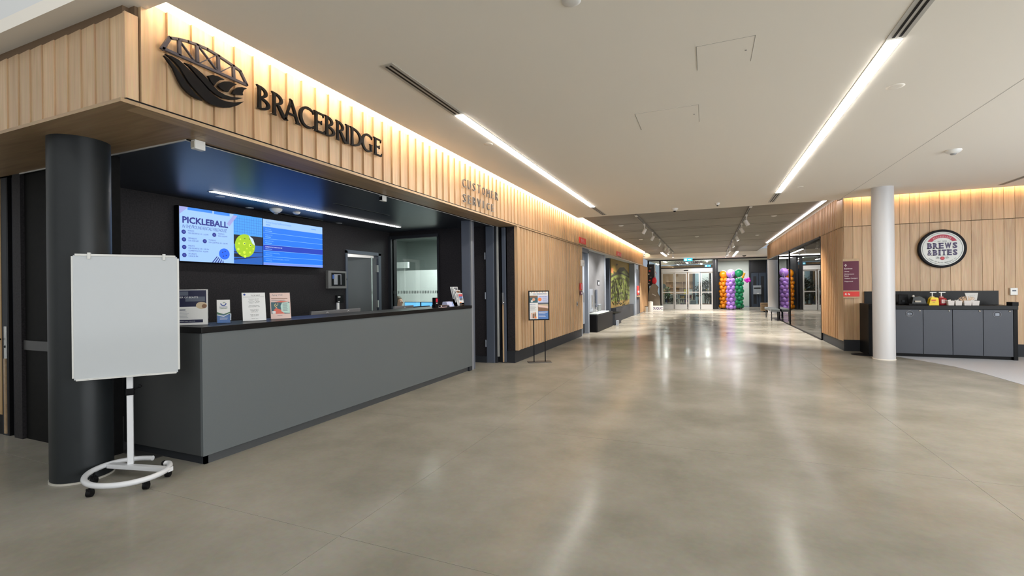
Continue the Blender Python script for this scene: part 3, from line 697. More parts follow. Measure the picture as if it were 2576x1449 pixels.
def disc_fix(name, lab, cat, x, y, z, r, h, dark=False, inner=True, m=None):
    m = m or WPLAST
    t = thing(name, lab, cat, (x, y, z))
    MB().lathe((x, y, z), [(r, 0), (r, -h * 0.3), (r * 0.72, -h * 0.8), (r * 0.5, -h), (0, -h)], m, n=24).build('housing', t)
    if inner: MB().lathe((x, y, z - h), [(r * 0.42, 0.001), (r * 0.30, -h * 0.35), (0, -h * 0.4)], BLACK if dark else mat('grey_plastic', (0.35, 0.35, 0.35), 0.4), n=16).build('lens', t)
    return t
disc_fix('smoke_detector', 'white round detector on the ceiling above the café side', 'detector', 3.09, 8.15, CZ, 0.09, 0.045)
disc_fix('dome_camera', 'white dome detector at the ceiling edge left of centre', 'detector', -0.68, 11.40, CZ, 0.075, 0.06, True)
disc_fix('dome_camera', 'small dome camera at the ceiling edge right of centre', 'camera', 0.22, 11.1, CZ, 0.05, 0.05, True)
disc_fix('ceiling_disc', 'flush round cover beside the left light line', 'cover', -2.50, 5.27, CZ, 0.055, 0.006, inner=False, m=WHITE)
disc_fix('ceiling_disc', 'round cover at the very top edge of the photo', 'cover', -0.77, 2.86, CZ, 0.06, 0.012, inner=False)
disc_fix('ceiling_disc', 'flush round cover right of the right light line', 'cover', 1.60, 5.29, CZ, 0.07, 0.004, inner=False, m=WHITE)
disc_fix('ceiling_disc', 'small round cover at the far end of the right light line', 'cover', 1.59, 9.95, CZ, 0.05, 0.006, inner=False, m=WHITE)
for k, (x, y, lab) in enumerate(((-2.42, 14.5, 'white disc on the dark ceiling nearest the left oak fascia'), (-2.41, 19.05, 'white disc farther along the dark ceiling by the left fascia'), (-0.35, 19.05, 'white disc in the middle of the dark ceiling'), (1.73, 19.6, 'white disc on the dark ceiling right of the right spotlight track'), (1.68, 14.4, 'white disc on the dark ceiling nearest the right oak fascia'))):
    disc_fix('ceiling_disc', lab, 'cover', x, y, 3.28, 0.075, 0.02, inner=False)
disc_fix('ceiling_disc', 'black round sensor on the white soffit before the dark navy doors', 'sensor', 1.9, 28.9, 3.07, 0.10, 0.05, inner=False, m=BLACK)
disc_fix('ceiling_disc', 'pale sprinkler cap on the white soffit before the library', 'sprinkler', -0.6, 28.9, 3.07, 0.08, 0.04, inner=False)
# ---------------------------------------------------------------- spotlight tracks
def track(x, ya, yb, heads, lab, side):
    t = thing('light_track', lab, 'track', (x, (ya + yb) / 2, 3.28))
    MB().box(x - 0.022, x + 0.022, ya, yb, 3.235, 3.2795, mat('track_grey', (0.22, 0.21, 0.2), 0.4)).build('rail', t)
    MB().box(x - 0.012, x + 0.012, ya, yb, 3.2335, 3.2352, BLACK).build('conductor_slot', t)
    MB().box(x - 0.03, x + 0.03, ya, ya + 0.22, 3.225, 3.236, WPLAST).build('feed_box', t)
    for k, (y, on, ax, az) in enumerate(heads):
        lb = lab_heads[side] % ORD[k]
        h = thing('spotlight', lb, 'spotlight', (x, y, 3.23), 'track spotlights')
        MB().box(x - 0.02, x + 0.02, y - 0.07, y + 0.07, 3.19, 3.232, WPLAST).build('adapter', h)
        MB().cyl((x, y, 3.06), (x, y, 3.19), 0.012, m=WPLAST, n=8).build('stem', h)
        d = Vector((ax, 0.25, -az)).normalized(); c = Vector((x, y, 3.03)); a = c - d * 0.075; b = c + d * 0.085
        hd = MB().cyl(a, b, 0.045, 0.052, WPLAST, 16).build('lamp_head', h)
        MB().cyl(b, b + d * 0.003, 0.043, m=mat('spot_on' if on else 'spot_off', (1, 0.95, 0.97) if on else (0.25, 0.24, 0.23), 0.3, emit=14 if on else 0), n=16).build('lens', hd)
        if True:
            l = bpy.data.lights.new('spot_beam', 'SPOT'); l.energy = 420; l.spot_size = 1.5; l.spot_blend = 0.6; l.shadow_soft_size = 0.04; l.color = (1, 0.94, 0.86)
            o = bpy.data.objects.new('spot_beam', l); C.objects.link(o); o.parent = h; o.location = Vector(b + d * 0.02) - Vector((x, y, 3.23)); o.rotation_euler = d.to_track_quat('-Z', 'Y').to_euler()
ORD = ['first', 'second', 'third', 'fourth', 'fifth', 'sixth', 'seventh']
lab_heads = ['%s white spotlight from the camera on the left ceiling track', '%s white spotlight from the camera on the right ceiling track']
track(-1.68, 12.3, 27.0, [(14.1, False, -0.7, 1.1), (16.3, False, -0.7, 1.1), (18.8, False, -0.6, 1.1), (21.3, False, -0.5, 1.1), (23.6, True, -0.5, 1.2), (26.3, True, 0.0, 1.2)], 'dark spotlight track on the left of the dark ceiling', 0)
track(0.95, 12.1, 28.0, [(13.5, False, 0.6, 1.1), (15.3, False, 0.6, 1.1), (17.8, True, 0.5, 1.1), (20.6, True, 0.3, 1.1), (23.4, True, 0.2, 1.1), (26.0, True, -0.1, 1.1), (27.6, True, -0.3, 1.1)], 'dark spotlight track on the right of the dark ceiling', 1)
# ---------------------------------------------------------------- emblem and lettering on the fascia
SIGNB = mat('sign_black', (0.005, 0.005, 0.006), 0.5, spec=0.15)
SIGNG = mat('sign_grey', (0.07, 0.065, 0.08), 0.4, spec=0.3)
XS0, XS1 = -3.250, -3.232
BARS = [([(1.928, 2.98), (2.525, 2.979)], 0.0178), ([(1.925, 2.977), (1.971, 3.069)], 0.0223), ([(1.971, 3.069), (2.031, 3.089), (2.087, 3.101), (2.149, 3.109), (2.219, 3.112), (2.292, 3.103), (2.362, 3.09), (2.418, 3.078), (2.473, 3.064)], 0.0156), ([(2.473, 3.064), (2.528, 2.978)], 0.0156), ([(2.03, 3.088), (2.032, 2.986)], 0.02), ([(2.148, 3.111), (2.151, 2.989)], 0.02), ([(2.3, 3.104), (2.303, 2.994)], 0.02), ([(2.417, 3.08), (2.42, 2.994)], 0.0189), ([(2.038, 3.077), (2.136, 2.982)], 0.0067), ([(2.159, 3.106), (2.288, 2.993)], 0.0078), ([(2.289, 3.101), (2.168, 2.991)], 0.0056), ([(2.41, 3.074), (2.318, 2.993)], 0.0056)]
LEAVES = [[(1.932, 2.936), (1.965, 2.921), (1.998, 2.893), (2.035, 2.856), (2.067, 2.823), (2.099, 2.792), (2.132, 2.761), (2.183, 2.733), (2.152, 2.731), (2.112, 2.737), (2.079, 2.751), (2.047, 2.775), (2.022, 2.808), (2.004, 2.843), (1.986, 2.878), (1.961, 2.903), (1.943, 2.924)], [(1.941, 2.948), (1.983, 2.952), (2.024, 2.947), (2.062, 2.927), (2.101, 2.904), (2.134, 2.884), (2.174, 2.86), (2.209, 2.832), (2.251, 2.806), (2.302, 2.79), (2.354, 2.791), (2.417, 2.806), (2.496, 2.841), (2.448, 2.796), (2.393, 2.761), (2.339, 2.74), (2.287, 2.731), (2.236, 2.73), (2.194, 2.746), (2.153, 2.772), (2.113, 2.801), (2.08, 2.832), (2.055, 2.865), (2.03, 2.9), (1.998, 2.923), (1.968, 2.938)], [(2.059, 2.945), (2.101, 2.948), (2.141, 2.938), (2.182, 2.921), (2.217, 2.897), (2.252, 2.87), (2.295, 2.844), (2.347, 2.835), (2.401, 2.84), (2.489, 2.866), (2.449, 2.84), (2.385, 2.815), (2.324, 2.805), (2.273, 2.814), (2.23, 2.833), (2.195, 2.857), (2.161, 2.882), (2.127, 2.908), (2.094, 2.932)], [(2.22, 2.923), (2.253, 2.942), (2.289, 2.95), (2.345, 2.946), (2.311, 2.93), (2.285, 2.904), (2.266, 2.872), (2.245, 2.888), (2.231, 2.91)], [(2.294, 2.881), (2.311, 2.907), (2.341, 2.932), (2.379, 2.947), (2.44, 2.948), (2.41, 2.924), (2.386, 2.894), (2.371, 2.866), (2.34, 2.861), (2.314, 2.869)], [(2.402, 2.867), (2.418, 2.902), (2.45, 2.932), (2.482, 2.946), (2.523, 2.951), (2.497, 2.929), (2.486, 2.903), (2.491, 2.888), (2.457, 2.878), (2.425, 2.868)]]
em = thing('emblem', 'black and dark grey bridge-over-waves emblem mounted on the oak fascia', 'emblem', (XS0, 2.22, 2.9))
fb = MB()
def bar2(b, p, q, wd, x0, x1, m):
    p = Vector((0, *p)); q = Vector((0, *q)); d = (q - p).normalized(); n = Vector((0, -d.z, d.y)) * wd / 2; e = d * wd * 0.3
    b.prism([(x0, *(p - n - e)[1:]), (x0, *(q - n + e)[1:]), (x0, *(q + n + e)[1:]), (x0, *(p + n - e)[1:])], (x1 - x0, 0, 0), m)
for pts, wd in BARS:
    for p, q in zip(pts, pts[1:]): bar2(fb, p, q, wd, XS0 + random.random() * 0.0005, XS1, SIGNG)
fb.build('bridge_truss', em)
for lf in LEAVES: MB().prism([(XS0, a, b) for a, b in lf], (XS1 - XS0, 0, 0), SIGNB).build('wave', em)
for a, b in ((1.99, 2.99), (2.15, 3.0), (2.30, 3.1), (2.42, 2.985), (2.05, 2.84), (2.2, 2.8), (2.33, 2.76), (2.27, 2.85), (2.36, 2.9), (2.46, 2.91), (2.1, 2.93), (2.26, 2.92)):
    MB().cyl((-3.285, a, b), (XS0, a, b), 0.004, m=CHROME, n=8).build('stand_off_pin', em)
def arc(cx, cy, rx, ry, t0, t1, tk, th=None, n=14):
    """crescent band: outer ellipse, inner ellipse thinner at the ends (th) than in the middle (tk)"""
    th = tk if th is None else th; o = []; i_ = []
    for k in range(n + 1):
        s_ = k / n; t = math.radians(t0 + (t1 - t0) * s_); tt = th + (tk - th) * math.sin(PI * s_)
        o.append((cx + rx * math.cos(t), cy + ry * math.sin(t))); i_.append((cx + (rx - tt) * math.cos(t), cy + (ry - min(tt, 0.11)) * math.sin(t)))
    return [o[k:k + 2] + [i_[k + 1], i_[k]] for k in range(n)]
def stem(x, wd=0.15):
    return [[(x - 0.055, 0), (x + wd + 0.055, 0), (x + wd + 0.015, 0.05), (x + wd - 0.005, 0.5), (x + wd + 0.015, 0.95), (x + wd + 0.055, 1), (x - 0.07, 1.02), (x + 0.005, 0.93), (x + 0.012, 0.5), (x, 0.05)]]
G = {
 'I': (0.26, stem(0.06)),
 'B': (0.74, stem(0.07) + arc(0.2, 0.755, 0.37, 0.245, 90, -90, 0.15, 0.06) + arc(0.2, 0.265, 0.50, 0.265, 90, -90, 0.16, 0.06)),
 'R': (0.92, stem(0.07) + arc(0.2, 0.735, 0.44, 0.265, 90, -90, 0.15, 0.06) + [[(0.30, 0.48), (0.46, 0.50), (0.78, 0.10), (0.95, -0.03), (0.76, -0.06), (0.62, 0.02)]]),
 'A': (1.0, [[(0.02, -0.02), (0.20, -0.02), (0.16, 0.03), (0.47, 0.86), (0.43, 1.03), (0.40, 1.0), (0.09, 0.06)], [(0.36, 1.04), (0.50, 1.0), (0.86, 0.08), (0.96, -0.02), (0.70, -0.02), (0.72, 0.05), (0.42, 0.86)], [(0.21, 0.29), (0.66, 0.29), (0.64, 0.37), (0.22, 0.37)]]),
 'C': (0.88, arc(0.50, 0.5, 0.50, 0.52, 52, 312, 0.17, 0.07, 22) + [[(0.76, 0.93), (0.86, 0.95), (0.84, 0.76), (0.78, 0.86)], [(0.78, 0.14), (0.86, 0.22), (0.88, 0.10), (0.82, 0.05)]]),
 'E': (0.66, stem(0.07) + [[(0.18, 0.92), (0.58, 0.92), (0.61, 0.80), (0.64, 1.0), (0.18, 1.0)], [(0.18, 0.48), (0.46, 0.48), (0.50, 0.42), (0.50, 0.64), (0.46, 0.56), (0.18, 0.56)], [(0.18, 0.0), (0.66, 0.0), (0.70, 0.20), (0.63, 0.09), (0.18, 0.08)]]),
 'D': (0.88, stem(0.07) + arc(0.2, 0.5, 0.68, 0.5, 90, -90, 0.17, 0.08, 18)),
 'G': (0.96, arc(0.50, 0.5, 0.50, 0.52, 52, 305, 0.17, 0.07, 22) + [[(0.76, 0.93), (0.86, 0.95), (0.84, 0.76), (0.78, 0.86)], [(0.70, 0.10), (0.84, 0.08), (0.84, 0.42), (0.90, 0.47), (0.64, 0.47), (0.70, 0.42)]]),
}
LET = [('B', 2.609, 2.737), ('R', 2.746, 2.901), ('A', 2.858, 3.044), ('C', 3.021, 3.190), ('E', 3.186, 3.309), ('B', 3.315, 3.450), ('R', 3.454, 3.606), ('I', 3.585, 3.636), ('D', 3.648, 3.814), ('G', 3.811, 3.995), ('E', 3.999, 4.126)]
ls = thing('wall_lettering', 'black flared capitals reading BRACEBRIDGE pinned to the oak fascia', 'lettering', (XS0, 3.36, 2.84))
for ch, ya, yb in LET:
    gw, polys = G[ch]; b = MB(); sy = (yb - ya) / gw; sz = 0.182
    for p in polys: b.prism([(XS0, ya + a * sy, 2.835 + c * sz) for a, c in p], (XS1 - XS0, 0, 0), SIGNB)
    for a, c in ((0.1, 0.1), (0.12, 0.92), (gw * 0.75, 0.25 if ch in 'BRDGCE' else 0.05)):
        b.cyl((-3.285, ya + a * sy, 2.835 + c * sz), (XS0, ya + a * sy, 2.835 + c * sz), 0.004, m=CHROME, n=6)
    b.build('letter', ls)
CS = [('C', 5.952, 2.998, 6.037, 2.873), ('U', 6.108, 3.001, 6.194, 2.873), ('S', 6.269, 2.995, 6.346, 2.875), ('T', 6.427, 3.002, 6.523, 2.872), ('O', 6.595, 2.999, 6.678, 2.874), ('M', 6.746, 2.996, 6.85, 2.868), ('E', 6.921, 2.999, 6.993, 2.876), ('R', 7.078, 3.005, 7.18, 2.877), ('S', 5.96, 2.776, 6.037, 2.656), ('E', 6.115, 2.778, 6.189, 2.658), ('R', 6.272, 2.778, 6.359, 2.656), ('V', 6.421, 2.783, 6.518, 2.657), ('I', 6.612, 2.781, 6.635, 2.663), ('C', 6.75, 2.777, 6.837, 2.66), ('E', 6.922, 2.778, 6.998, 2.659)]
CSM = mat('lettering_grey', (0.16, 0.155, 0.15), 0.4)
cs = thing('wall_lettering', 'grey spaced capitals reading CUSTOMER SERVICE pinned to the oak fascia', 'lettering', (XS0, 6.5, 2.66))
for ch, ya, zt, yb, zb in CS:
    vs, fs, x0, x1, y0, y1 = text2d(ch, 0, -0.012)
    b = MB(); n = len(vs)
    P1 = [(XS1, ya + (v[0] - x0) / (x1 - x0) * (yb - ya), zb + (v[1] - y0) / (y1 - y0) * (zt - zb)) for v in vs]
    P0 = [(XS0, p[1], p[2]) for p in P1]
    b.add(P1, fs, CSM)
    # side walls along boundary edges
    cnt = {}
    for f in fs:
        for i in range(len(f)):
            e = (f[i], f[(i + 1) % len(f)]); k = tuple(sorted(e)); cnt.setdefault(k, []).append(e)
    se = [v[0] for v in cnt.values() if len(v) == 1]
    b.add(P1 + P0, [(e[0], e[1], e[1] + n, e[0] + n) for e in se], CSM)
    b.build('letter', cs)
# ---------------------------------------------------------------- service counter
XC = -3.745; Y0, Y1 = 2.50, 7.14
ct = thing('service_counter', 'long charcoal service counter with a black worktop and recessed toe kick', 'counter', (XC - 0.35, 4.8, 0))
bx('front_panel', XC - 0.03, XC, Y0, Y1, 0.075, 1.065, CHAR, ct, 0.002)
bx('end_panel', -4.80, XC - 0.03, Y0, Y0 + 0.03, 0.075, 1.065, mat('charcoal_laminate_end', (0.05, 0.054, 0.056), 0.45), ct, 0.002)
bx('end_panel', -4.2, XC - 0.03, Y1 - 0.03, Y1, 0.0, 1.065, CHAR, ct)
MB().box(-4.80, XC - 0.03, Y0 + 0.03, Y0 + 0.06, 0, 0.075, CHAR2).box(XC - 0.05, XC - 0.03, Y0 + 0.03, Y1 - 0.1, 0, 0.075, mat('kick_grey', (0.06, 0.064, 0.068), 0.45)).build('toe_kick', ct)
bx('post_foot', XC - 0.04, XC + 0.002, Y1 - 0.1, Y1, 0, 0.075, CHAR2, ct)
TOPM = mat('black_worktop', (0.006, 0.006, 0.0065), 0.34, noise=0.3, nscale=120, spec=0.2)
wt = MB().box(-4.25, XC + 0.012, Y0 - 0.012, Y1, 1.066, 1.115, TOPM).box(-4.80, -4.25, Y0 - 0.012, Y0 + 0.40, 1.066, 1.115, TOPM)
bevel(wt.build('worktop', ct), 0.003)
bx('staff_desk', -4.95, -4.20, 2.9, 7.0, 0.70, 0.74, CHAR, ct)
bx('divider_panel', -4.27, -4.24, 2.9, 7.1, 0.74, 1.066, CHAR2, ct)
tag(bx('paper_scrap', -4.16, -4.08, 2.44, 2.455, 0, 0.004, WPLAST), 'small white paper scrap on the floor by the counter corner', 'paper')
# ---------------------------------------------------------------- whiteboard on its rolling stand
WB = thing('whiteboard_stand', 'blank white flipchart board on a white rolling stand in front of the dark column', 'whiteboard', (-4.03, 2.13, 0))
ph = math.radians(38); U = Vector((math.sin(ph), math.cos(ph), 0)); Nn = Vector((math.cos(ph), -math.sin(ph), 0)); Zv = Vector((0, 0, 1))
c0 = Vector((-4.035, 2.14, 0)) + Nn * 0.01
bw, z0, z1 = 0.305, 0.775, 1.672
WBM = mat('whiteboard_enamel', (0.50, 0.525, 0.54), 0.14, coat=0.5)
WBF = mat('board_frame_white', (0.68, 0.68, 0.65), 0.35)
def lb_(p, a, b): return c0 + U * a + Nn * b + Zv * p
def lbox(a0, a1, b0, b1, q0, q1, m): return MB().obox(lb_(q0, a0, b0), U * (a1 - a0), Nn * (b1 - b0), Zv * (q1 - q0), m)
panel = lbox(-bw, bw, 0.012, 0.026, z0, z1, WBM).build('board', WB)
for a in ((-bw - 0.012, -bw + 0.008, z0 + 0.012, z1 - 0.006), (bw - 0.008, bw + 0.012, z0 + 0.02, z1 - 0.01)): bevel(lbox(a[0], a[1], 0.006, 0.024, a[2], a[3], WBF).build('side_frame', WB), 0.003)
bevel(lbox(-bw + 0.01, bw - 0.01, 0.006, 0.030, z1 - 0.004, z1 + 0.012, WBF).build('top_frame', WB), 0.002)
bevel(lbox(-bw + 0.01, bw - 0.01, 0.006, 0.030, z0 - 0.008, z0 + 0.006, WBF).build('bottom_frame', WB), 0.002)
bevel(lbox(-bw * 0.72, bw * 0.35, 0.028, 0.055, z0 - 0.004, z0 + 0.004, WBF).build('pen_tray', WB), 0.002)
for a in (-0.225, 0.215): bevel(lbox(a, a + 0.018, 0.01, 0.036, z1 - 0.025, z1 + 0.022, WBF).build('paper_hook', WB), 0.002)
STW = mat('stand_white', (0.70, 0.71, 0.73), 0.3)
pole = MB().obox(c0 - U * 0.019 - Nn * 0.04 + Zv * 0.10, U * 0.038, Nn * 0.03, Zv * 0.72, STW); bevel(pole.build('pole', WB), 0.004)
pole = MB().obox(c0 - U * 0.015 - Nn * 0.035 + Zv * 0.7, U * 0.03, Nn * 0.022, Zv * 0.7, STW); pole.build('pole', WB)
lbox(-0.022, 0.026, -0.046, -0.004, 0.625, 0.675, BLACK).build('clamp_collar', WB)
MB().cyl(lb_(0.665, 0.026, -0.02), lb_(0.68, 0.055, -0.02), 0.006, m=BLACK, n=8).ball(lb_(0.685, 0.06, -0.02), 0.013, BLACK, 8, 6).build('clamp_knob', WB)
ring = [(-4.044, 2.300), (-4.15, 2.25), (-4.215, 2.15), (-4.215, 2.05), (-4.15, 1.935), (-4.035, 1.855), (-3.90, 1.822), (-3.775, 1.845), (-3.675, 1.92), (-3.635, 2.03), (-3.655, 2.14), (-3.72, 2.225), (-3.80, 2.275), (-3.835, 2.262)]
def smooth(p, k=4):
    o = []
    for i in range(len(p) - 1):
        p0, p1, p2, p3 = p[max(i - 1, 0)], p[i], p[i + 1], p[min(i + 2, len(p) - 1)]
        for j in range(k):
            t = j / k; o.append(tuple(0.5 * (2 * b + (c - a) * t + (2 * a - 5 * b + 4 * c - d) * t * t + (3 * b - a - 3 * c + d) * t ** 3) for a, b, c, d in zip(p0, p1, p2, p3)))
    o.append(p[-1]); return o
MB().tube([(x, y, 0.095) for x, y in smooth(ring)], 0.019, STW, 12).build('base_ring', WB)
MB().ball((-3.838, 2.262, 0.095), 0.021, BLACK, 10, 6).build('end_cap', WB)
bb = MB().obox(Vector((-4.20, 2.07, 0.075)), (0.53, 0.12, 0), (-0.009, 0.04, 0), (0, 0, 0.03), STW)
bb.build('cross_bar', WB)
for cx, cy in ((-3.93, 1.84), (-3.70, 2.06), (-3.79, 2.26), (-4.165, 1.975)):
    k = MB().cyl((cx, cy, 0.05), (cx, cy, 0.085), 0.008, m=BLACK, n=8).build('caster', WB)
    MB().cyl((cx - 0.012, cy - 0.008, 0.026), (cx + 0.012, cy + 0.008, 0.026), 0.026, m=BLACK, n=16).box(cx - 0.018, cx + 0.018, cy - 0.016, cy + 0.016, 0.038, 0.055, BLACK).build('wheel', k)
# ---------------------------------------------------------------- screens on the booth back wall
def ek(n, c, e=None):
    m_ = mat('screen_' + n, lin(c), 0.5, emit=E_TV if e is None else e)
    m_.node_tree.nodes['Principled BSDF'].inputs['Base Color'].default_value = (0.01, 0.01, 0.012, 1); return m_
def screen(name, label, y0, y1, z0, z1):
    t = thing(name, label, 'screen', (XB + 0.04, (y0 + y1) / 2, z0))
    bevel(bx('housing', XB + 0.005, XB + 0.09, y0 - 0.008, y1 + 0.008, z0 - 0.012, z1 + 0.012, BLACK, t), 0.004)
    p = Print((XB + 0.0905, y0, z0), (0, 1, 0), (0, 0, 1), 0.0004)
    return t, p, y1 - y0, z1 - z0
SKY, NVY, BLU = ek('pale', (160, 200, 255)), ek('navy', (20, 30, 130)), ek('blue', (20, 120, 245))
t, p, w_, h_ = screen('wall_screen', 'left wall screen showing the pickleball notice with a yellow ball', 3.745, 4.900, 1.785, 2.465)
p.rect(0, 0, w_, h_, SKY)
p.rect(0.10, h_ - 0.035, 0.42, h_ - 0.0, ek('band', (60, 140, 245))).rect(0.44, h_ - 0.04, 0.66, h_, ek('band', (60, 140, 245)))
TA = ek('tape', (160, 165, 225))
p.poly([(0, h_), (0.11, h_), (0.0, h_ - 0.10)], TA)
p.text('PICKLEBALL', 0.035, 0.475, NVY, w=0.60, h=0.085, off=0.035)
p.text('IN THE PROLINE RENTALS FIELDHOUSE', 0.035, 0.415, NVY, w=0.58, h=0.042, shear=0.25, off=-0.005)
for a, b, l1, l2 in ((0.05, 0.365, 'MONDAYS', '7:00-10:00 AM & 1:15 - 3:15 PM'), (0.44, 0.365, 'TUESDAYS', '9:00-12:00 PM'), (0.05, 0.27, 'WEDNESDAYS', '7:00-10:00 AM'), (0.31, 0.27, 'THURSDAYS', '9:00-12:00 PM & 1:00 - 3:00 PM'), (0.05, 0.175, 'FRIDAYS', '7:00-9:00 AM & 1:00 - 3:00 PM'), (0.05, 0.075, 'SATURDAYS', '5:30-8:30 PM')):
    p.disc(a, b, 0.027, NVY); p.rect(a - 0.013, b - 0.012, a + 0.013, b + 0.012, ek('icon', (60, 80, 170)))
    p.text(l1, a + 0.05, b + 0.012, NVY, h=0.018, w=0.011 * len(l1)); p.text(l2, a + 0.05, b - 0.018, NVY, h=0.018, w=0.0098 * len(l2) if len(l2) < 20 else 0.26)
p.text('COMPETITIVE 7:30 - 9:30 PM', 0.10, 0.125, NVY, h=0.018, w=0.25)
PB = ek('ball_blue', (30, 105, 250))
for i in range(5): p.poly([(0.40 + i * 0.035, 0.0), (0.415 + i * 0.036, 0.0), (0.475 + i * 0.02, 0.075 - i * 0.012), (0.468 + i * 0.02, 0.085 - i * 0.012)], NVY)
p.disc(0.57, 0.12, 0.075, PB)
for a, b in ((0.545, 0.14), (0.58, 0.155), (0.595, 0.10), (0.555, 0.09)): p.disc(a, b, 0.008, NVY, n=12)
# photo half
p.rect(0.705, 0, w_, h_, ek('net_sky', (70, 160, 245)))
for i in range(12): p.rect(0.72 + i * 0.037, 0.42, 0.723 + i * 0.037, h_ - 0.02, ek('net_line', (40, 100, 200))); p.k -= 1
for i in range(6): p.rect(0.705, 0.44 + i * 0.037, w_, 0.443 + i * 0.037, ek('net_line', (40, 100, 200))); p.k -= 1
p.k += 1
p.rect(0.705, 0.27, w_, 0.40, ek('net_black', (6, 10, 22)))
p.rect(0.705, 0.0, w_, 0.27, ek('court', (25, 95, 190)))
p.poly([(0.705, 0.05), (w_, 0.11), (w_, 0.12), (0.705, 0.07)], ek('court_line', (12, 40, 100))).poly([(0.705, 0.15), (w_, 0.17), (w_, 0.18), (0.705, 0.17)], ek('court_line', (12, 40, 100)))
p.poly([(0.705, 0.09), (0.95, 0.10), (0.85, 0.14), (0.705, 0.14)], ek('net_black', (6, 10, 22)))
YB1, YB2 = ek('ball_yellow', (165, 205, 25)), ek('ball_hole', (215, 240, 60))
p.disc(0.875, 0.255, 0.155, YB1, ry=0.162).poly([(0.93, 0.41), (1.0, 0.36), (1.03, 0.27), (0.99, 0.29), (0.95, 0.36)], ek('ball_shine', (200, 225, 250)))
for a, b, r_ in ((0.77, 0.20, 0.018), (0.78, 0.28, 0.014), (0.86, 0.16, 0.02), (0.95, 0.165, 0.016), (0.87, 0.105, 0.02), (0.79, 0.14, 0.012), (1.0, 0.22, 0.012), (0.80, 0.34, 0.012), (0.90, 0.215, 0.01)): p.disc(a, b, r_, YB2, n=14); p.k -= 1
p.k += 1
for a, b in ((0.86, 0.285), (0.95, 0.265)): p.disc(a, b, 0.022, YB2, n=14).disc(a + 0.006, b, 0.010, ek('hole_dark', (60, 110, 130)), n=10)
for a, b in ((0.855, 0.35), (0.93, 0.352)): p.rect(a, b, a + 0.022, b + 0.007, ek('net_black', (6, 10, 22)))
p.poly([(0.60, 0.53), (0.64, 0.50), (0.76, h_ - 0.02), (0.70, h_ - 0.02)], TA)
p.build('displayed_picture', t)
t, p, w_, h_ = screen('wall_screen', 'right wall screen showing a blue timetable', 4.925, 6.07, 1.785, 2.465)
p.rect(0, 0, w_, h_, BLU).rect(0, h_ - 0.115, w_, h_, SKY).rect(0, 0, w_, 0.035, ek('foot', (120, 150, 250)))
DIM = ek('dim_text', (90, 150, 235)); LNE = ek('row_line', (130, 190, 255))
p.text('Proline Rentals Fieldhouse Schedule', 0.05, h_ - 0.06, DIM, w=0.45, h=0.03)
lines(p, 0.05, h_ - 0.09, 0.08, 0.012, 1, 0.02, DIM); lines(p, 0.9, h_ - 0.06, 0.14, 0.008, 1, 0.02, DIM)
for i in range(6):
    zz = h_ - 0.115 - (i + 1) * 0.0885
    if i == 3: p.rect(0, zz, w_, zz + 0.0885, ek('row_dark', (20, 60, 190)))
    p.rect(0, zz, w_, zz + 0.005, LNE)
rows = ['OPEN TRACK', 'PARENT & TOT', 'PRESCHOOL GYM', 'HOMESCHOOL SPORTS 9:30-11:00', 'ADULT DROP IN BASKETBALL', 'COMMUNITY DROP IN PICKLEBALL 13:00-15:00']
for i, tx in enumerate(rows):
    zz = h_ - 0.115 - i * 0.0885
    p.text(tx, 0.03, zz - 0.040, ek('white_text', (235, 242, 255)) if i == 3 else LNE, h=0.017, w=0.0105 * len(tx)); lines(p, 0.03, zz - 0.065, 0.12, 0.008, 1, 0.02, LNE)
p.build('displayed_picture', t)
# fire panel like grey cabinet with a window, switches
pn = thing('control_panel', 'grey wall cabinet with a dark glazed window beside the staff door', 'panel', (XB + 0.02, 6.44, 1.42))
bevel(bx('body', XB + 0.002, XB + 0.07, 6.22, 6.66, 1.43, 1.74, mat('panel_grey', (0.17, 0.17, 0.165), 0.4), pn), 0.008)
bx('window', XB + 0.07, XB + 0.075, 6.29, 6.62, 1.475, 1.705, BLACK, pn)
bx('inner_screen', XB + 0.0755, XB + 0.077, 6.34, 6.52, 1.50, 1.68, mat('panel_screen', (0.32, 0.34, 0.36), 0.3), pn)
bx('blue_label', XB + 0.0775, XB + 0.079, 6.305, 6.35, 1.60, 1.67, mat('panel_blue', (0.05, 0.12, 0.4), 0.4), pn)
bx('keypad', XB + 0.0775, XB + 0.079, 6.43, 6.50, 1.50, 1.67, BLACK, pn)
bx('knob', XB + 0.02, XB + 0.06, 6.66, 6.68, 1.58, 1.61, BLACK, pn)
sw = thing('wall_switch', 'black switch plate with two white labels below the grey wall cabinet', 'switch', (XB + 0.01, 6.5, 1.17))
bx('plate', XB + 0.002, XB + 0.03, 6.45, 6.62, 1.17, 1.31, BLACK, sw)
bx('label', XB + 0.031, XB + 0.032, 6.48, 6.54, 1.27, 1.29, WPLAST, sw); bx('label', XB + 0.031, XB + 0.032, 6.48, 6.52, 1.19, 1.205, WPLAST, sw)
